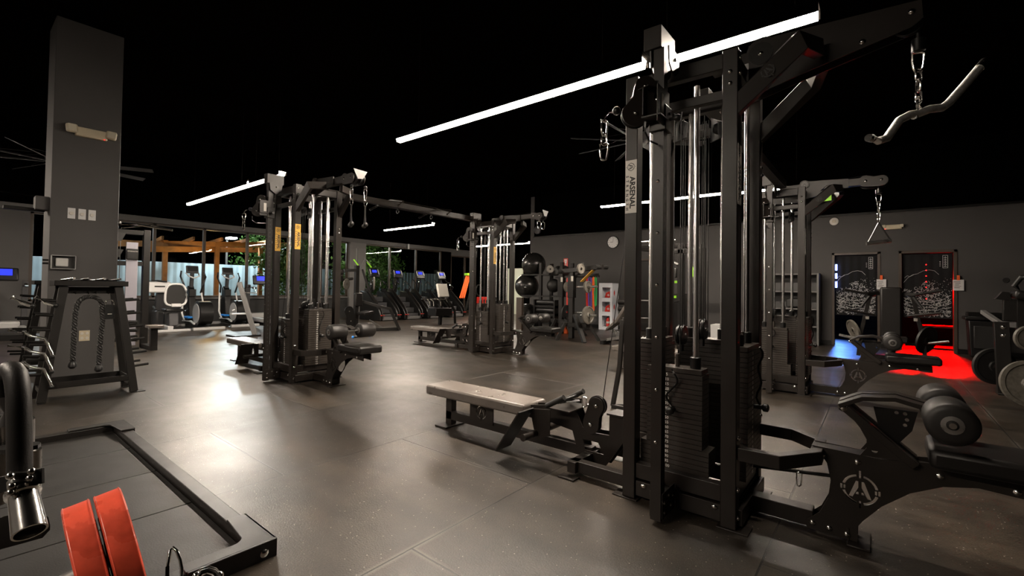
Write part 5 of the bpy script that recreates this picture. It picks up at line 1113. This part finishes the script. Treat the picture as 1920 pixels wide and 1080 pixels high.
# ================= DOORWAYS =================
def curtain(i, a, b, lab, seed):
    rnd = random.Random(seed); t = T('doorway_curtain', lab, 'curtain', ((a+b)/2, BY+.06, 0), group='printed doorway curtains'); L_ = t.location
    n = 40; y = BY+.06; vs = []; fs = []; z0, z1 = .70, 2.06
    for k in range(n+1):
        x = a+.012+(b-a-.024)*k/n; dy = .006*math.sin(k*.8); vs += [(x, y+dy, z0), (x, y+dy, z1), (x, y+dy+.004, z0), (x, y+dy+.004, z1)]
    for k in range(n): q = 4*k; fs += [(q, q+4, q+5, q+1), (q+2, q+3, q+7, q+6), (q, q+2, q+6, q+4)]
    MB(L_).add(vs, fs).build('cloth', mat('curtain_black', (.004, .004, .005), .9), t)
    MB(L_).cyl((a+.002, y, 2.062), (b-.002, y, 2.062), .01, 8).build('rod', DARK, t)
    W = b-a; p = MB(L_); yy = y-.009
    def rib(pts, w_=.005):
        pts = [(a+.03+u*(W-.06), v) for u, v in pts]
        for j in range(len(pts)-1):
            x0, z0_ = pts[j]; x1, z1_ = pts[j+1]; d = math.hypot(x1-x0, z1_-z0_) or 1; nx, nz = -(z1_-z0_)/d*w_/2, (x1-x0)/d*w_/2
            p.add([(x0-nx, yy, z0_-nz), (x1-nx, yy, z1_-nz), (x1+nx, yy, z1_+nz), (x0+nx, yy, z0_+nz)], [(0, 1, 2, 3)])
    # distant hill line, plain rolling surf of curls, drifting dots
    rib([(0, 1.45), (.1, 1.56), (.2, 1.62), (.3, 1.64), (.42, 1.70), (.55, 1.72), (.66, 1.70), (.75, 1.62)])
    rib([(.02, 1.55), (.08, 1.60), (.14, 1.58), (.22, 1.62)])
    def surf(u): return 1.30+.28*math.exp(-((u-.55)/.25)**2)-.15*u
    for _ in range(420):
        u = rnd.random(); top = surf(u); v = rnd.uniform(.74, top)
        if rnd.random() < .25 and v < 1.0: continue
        r = rnd.uniform(.01, .03); a0 = rnd.uniform(0, 6.28); rr = [(u+r/W*math.cos(a0+k*.7), v+r*math.sin(a0+k*.7)) for k in range(rnd.choice((4, 5, 6)))]
        if all(.01 < q[0] < .99 for q in rr): rib(rr, .005)
    for k in range(5):
        rib([(s/14., .80+.06*k+.22*((s/14.-.45)**2)*(1+.3*k)+.012*math.sin(s*1.7+k)) for s in range(15)], .006)
    for _ in range(60):
        u = rnd.uniform(.6, .97); v = rnd.uniform(1.0, 1.55); s_ = rnd.uniform(.003, .007); p.box((a+u*W, yy, v), (s_*1.6, .001, s_*1.6))
    # plain seal box with strokes
    for (u0, u1, v0, v1) in ((.83, .93, 1.76, 2.02),):
        rib([(u0, v0), (u1, v0), (u1, v1), (u0, v1), (u0, v0)], .006)
        for k in range(5): v = v0+.03+k*.045; rib([(u0+.02, v), (u1-.02, v)], .009); rib([(.88, v), (.88, v+.03)], .007)
    for k in range(4): v = 1.80+k*.03; rib([(.76, v), (.79, v)], .008)
    p.build('white_line_print', mat('print_white', (.55, .55, .55), .6), t)
curtain(0, *DW[0], 'black curtain with a white surf line print in the left doorway', 5)
curtain(1, *DW[1], 'black curtain with a white surf line print in the right doorway', 9)
for x, z, l in ((.025, 1.43, 'left'), (1.245, 1.42, 'right')):
    t = T('hanging_notice', 'white notice card on an orange clip at the %s doorway' % l, 'notice', (x, 12.955, z))
    MB().box((0, 0, -.02), (.165, .004, .22)).build('card', WHITE, t); MB().box((0, -.006, .13), (.045, .012, .1)).build('orange_clip', ORG, t)
    m_ = MB()
    for k in range(5): m_.box((-.02+.012*(k % 2), -.003, .045-k*.03), (.1-.02*(k % 3), .001, .008))
    m_.build('printed_lines', INK, t)
# glowing light fittings inside the booths
t = T('blue_light_tube', 'upright blue-white light tube at the left jamb of the left doorway', 'light', (-.792, 13.03, 1.6))
for z_, h_ in ((.2, .07), (.0, .06), (-.2, .07)): MB().cyl((0, 0, z_-h_), (0, 0, z_+h_), .02, 12).build('tube', BLUL, t)
MB().bb(-.028, -.022, -.01, .01, -.32, .32).build('holder', DARK, t)
t = T('blue_ceiling_strip', 'blue light strip along the ceiling inside the left doorway', 'light', (-1.0, 14.8, 2.58)); MB().box((0, 0, 0), (1.6, .05, .03)).build('strip', BLUL, t)
t = T('red_ceiling_strip', 'red light strip at the ceiling inside the right doorway', 'light', (1.3, 14.6, 2.58)); MB().box((0, 0, 0), (1.8, .05, .03)).build('strip', REDL, t)
t = T('red_light_bar', 'thin red light bar across the top of the right doorway', 'light', (.97, 13.17, 2.06)); MB().box((0, 0, 0), (.36, .02, .015)).build('bar', REDL, t)
t = T('red_reflection_dots', 'vertical row of glowing red dots imitating reflections before the right curtain', 'light', (.76, 12.98, 1.45)); MB().cyl((0, 0, -.42), (0, 0, .62), .003, 6).build('wire', DARK, t)  # emissive dots on a thin line imitate reflected red LEDs
for k in range(7): MB().sphere((0, -.004, .38-k*.12), .011, 8, 6).build('red_dot', REDL, t)
def booth_light(nm, e, col, x, sx):
    al = bpy.data.lights.new(nm, 'AREA'); al.energy = e; al.color = col; al.size = sx; al.size_y = .12; al.shape = 'RECTANGLE'; al.spread = math.radians(50)
    ao = bpy.data.objects.new(nm, al); COL.objects.link(ao); ao.location = (x, 16.5, 1.35); ao.rotation_euler = (math.radians(-90+14+180-180), 0, 0)
    ao.rotation_euler = V((-.05, -1, -.24)).to_track_quat('-Z', 'Y').to_euler()
booth_light('red_booth_light', 60, (1, .0, .0), 1.2, 1.0)
booth_light('blue_booth_light', 8, (.12, .3, 1.), -1.1, .6)
t = T('red_lit_bench', 'small bench lit red inside the right doorway', 'bench', (1.15, 14.7, 0)); MB().box((0, 0, .45), (.8, .3, .05)).build('seat', LGREY, t, .01)
for s in (-1, 1): MB().box((s*.28, 0, .21), (.07, .2, .42)).bb(s*.28-.06, s*.28+.06, -.14, .14, 0, .02).build('leg', DARK, t)
# trash bin
t = T('trash_bin', 'large black wheeled trash bin against the back wall', 'trash bin', (1.56, 12.55, 0))
P = lambda s, z: [(-.24*s, -.2*s, z), (.24*s, -.2*s, z), (.24*s, .2*s, z), (-.24*s, .2*s, z)]
mb = MB(); A = P(.86, .02)+P(1.0, .72); mb.add(A, [(3, 2, 1, 0), (4, 5, 6, 7), (0, 1, 5, 4), (1, 2, 6, 5), (2, 3, 7, 6), (3, 0, 4, 7)]); mb.build('body', BLACKP, t, .02)
MB().box((0, 0, .755), (.57, .48, .06)).build('rim', BLACKP, t, .015); MB().prism([(-.25, -.22, .78), (.25, -.22, .78), (.24, -.1, .87), (-.24, -.1, .87)], (0, .3, 0)).build('lid', BLACKP, t, .02); MB().box((0, -.2, .4), (.34, .03, .44)).build('front_panel', RUB, t, .02)
t = T('wall_smudge', 'dark round scuff spot on the back wall above the bin', 'mark', (1.92, 12.995, 1.5)); MB().lathe((0, 0, 0), (0, -1, 0), [(0, .05), (.004, .045)], 20).build('spot', RUB, t)
# shoulder press machine between far tower seat and doorways
t = T('shoulder_press', 'black shoulder press machine with tall back pad before the doorways', 'plate-loaded machine', (.15, 10.6, 0))
MB().box((0, -.05, .83), (.3, .1, .98)).build('back_pad', VINYL, t, .03); MB().box((.04, -.3, .42), (.36, .4, .09)).build('seat', VINYL, t, .02); MB().cyl((0, -.3, .02), (0, -.3, .4), .06, 14).build('seat_post', STEEL, t)
MB().bb(-.3, .3, -.5, -.4, 0, .06).bb(-.05, .05, -.5, .5, 0, .07).bb(-.4, .4, .3, .4, 0, .07).beam((0, .1, .05), (0, .15, 1.25), .1, .1).build('frame', STEEL, t, .004)
for s in (-1, 1):
    MB().pathbeam([(s*.18, .1, 1.22), (s*.30, -.02, 1.16), (s*.36, 0, .8), (s*.42, 0, .5), (s*.46, .0, .06)], .06, .08, (0, 1, 0)).build('side_frame', STEEL, t, .004)
    MB().beam((s*.15, 0, 1.2), (s*.35, -.1, 1.2), .05, .05).cyl((s*.32, -.1, 1.19), (s*.66, -.15, 1.27), .022, 12).build('upper_handle', DARK, t)
    MB().cyl((s*.22, -.1, .82), (s*.66, -.2, .90), .02, 12).build('lower_handle', STEEL, t); MB().cyl((s*.3, -.1, 1.15), (s*.42, -.15, .95), .022, 12).build('grip', RUB, t)
    MB().cyl((s*.4, 0, .35), (s*.75, -.03, .42), .025, 12).build('plate_horn', BRUSH, t); MB().box((s*.33, -.06, .76), (.05, .01, .05)).build('white_label', LABW, t)
    MB().beam((s*.2, .1, .32), (s*.42, .1, .32), .05, .05).build('lower_link', STEEL, t)
disc('weight_plate', 'thin grey plate on the left horn of the shoulder press', (-.38, 10.58, .52), (1, .5, .35), .2, .04, IRON, 'plates on the shoulder press')
disc('weight_plate', 'dark plate on the right horn of the shoulder press', (.62, 10.56, .42), (1, -.7, -.25), .24, .04, RUB, 'plates on the shoulder press')
# plate-loaded machine at right edge
t = T('leg_press', 'black plate-loaded machine cut by the right edge of the photo', 'plate-loaded machine', (1.40, 8.1, 0)); L_ = V((1.35, 7.4, 0))
MB(L_).beam((1.13, 7.4, .02), (1.10, 7.4, .88), .13, .09).bb(1.06, 1.24, 7.3, 7.5, 0, .02).build('upright', STEEL, t, .004)
MB(L_).beam((1.10, 7.45, .86), (1.02, 8.0, .98), .05, .05).beam((1.1, 7.4, .85), (1.9, 7.3, .86), .07, .07).build('cross_arm', TRIMG, t, .004)
for z in (.82, .72): bolt(t, (1.11-L_.x, 7.4-L_.y-.05, z), (0, -1, 0), 2.2)
MB(L_).beam((1.17, 7.35, .9), (1.17, 7.35, 1.16), .12, .09).beam((1.32, 7.35, .8), (1.32, 7.35, 1.16), .2, .1).build('mast', STEEL, t, .004)
MB(L_).prism([(1.04, 7.3, 1.16), (1.10, 7.3, 1.25), (1.16, 7.3, 1.24), (1.18, 7.3, 1.14)], (0, .12, 0)).build('end_bracket', STEEL, t, .004)
MB(L_).box((1.3, 7.3, 1.2), (.24, .3, .1), R=Matrix.Rotation(.2, 3, 'Y')).build('shoulder_pad', VINYL, t, .03); MB(L_).tube([(1.28, 7.3, 1.2), (1.2, 7.3, 1.32), (1.25, 7.25, 1.42), (1.4, 7.2, 1.42)], .03, 10).build('hand_grip', RUB, t)
MB(L_).cyl((1.40, 7.4, .34), (1.06, 5.9, .34), .026, 12).build('plate_horn', BRUSH, t); MB(L_).cyl((1.3, 7.4, .75), (1.17, 6.5, .75), .026, 12).build('plate_horn', BRUSH, t); MB(L_).bb(1.36, 1.44, 7.36, 7.44, .0, .85).build('rear_post', STEEL, t); MB(L_).bb(1.1, 1.9, 7.5, 7.6, 0, .07).build('base', STEEL, t)
disc('weight_plate', 'dark weight plate left of the upright at the right edge', (1.12, 8.3, .31), (.42, -.9, 0), .225, .05, RUB, 'plates at the right edge')
disc('weight_plate', 'large pale grey iron plate, lowest at the right edge', (1.14, 6.68, .34), (.30, -.95, .1), .225, .045, IRON, 'plates at the right edge')
disc('weight_plate', 'small grey iron plate above the large pale one at right edge', (1.235, 7.25, .75), (.42, -.9, 0), .13, .04, IRON, 'plates at the right edge')

t = T('loose_rod', 'thin dark rod lying through the large tower guard loop', 'rod', (-.35, 2.8, .26)); MB(t.location).cyl((-.56, 2.84, .235), (-.19, 2.765, .30), .009, 10).build('rod', DARK, t)
t = T('hanging_carabiner', 'lone chrome carabiner hanging from the thin rod beside the seat plate', 'carabiner', (-.325, 2.79, .275)); carabiner(t, (0, 0, -.035), .075, 1.0, .0035)
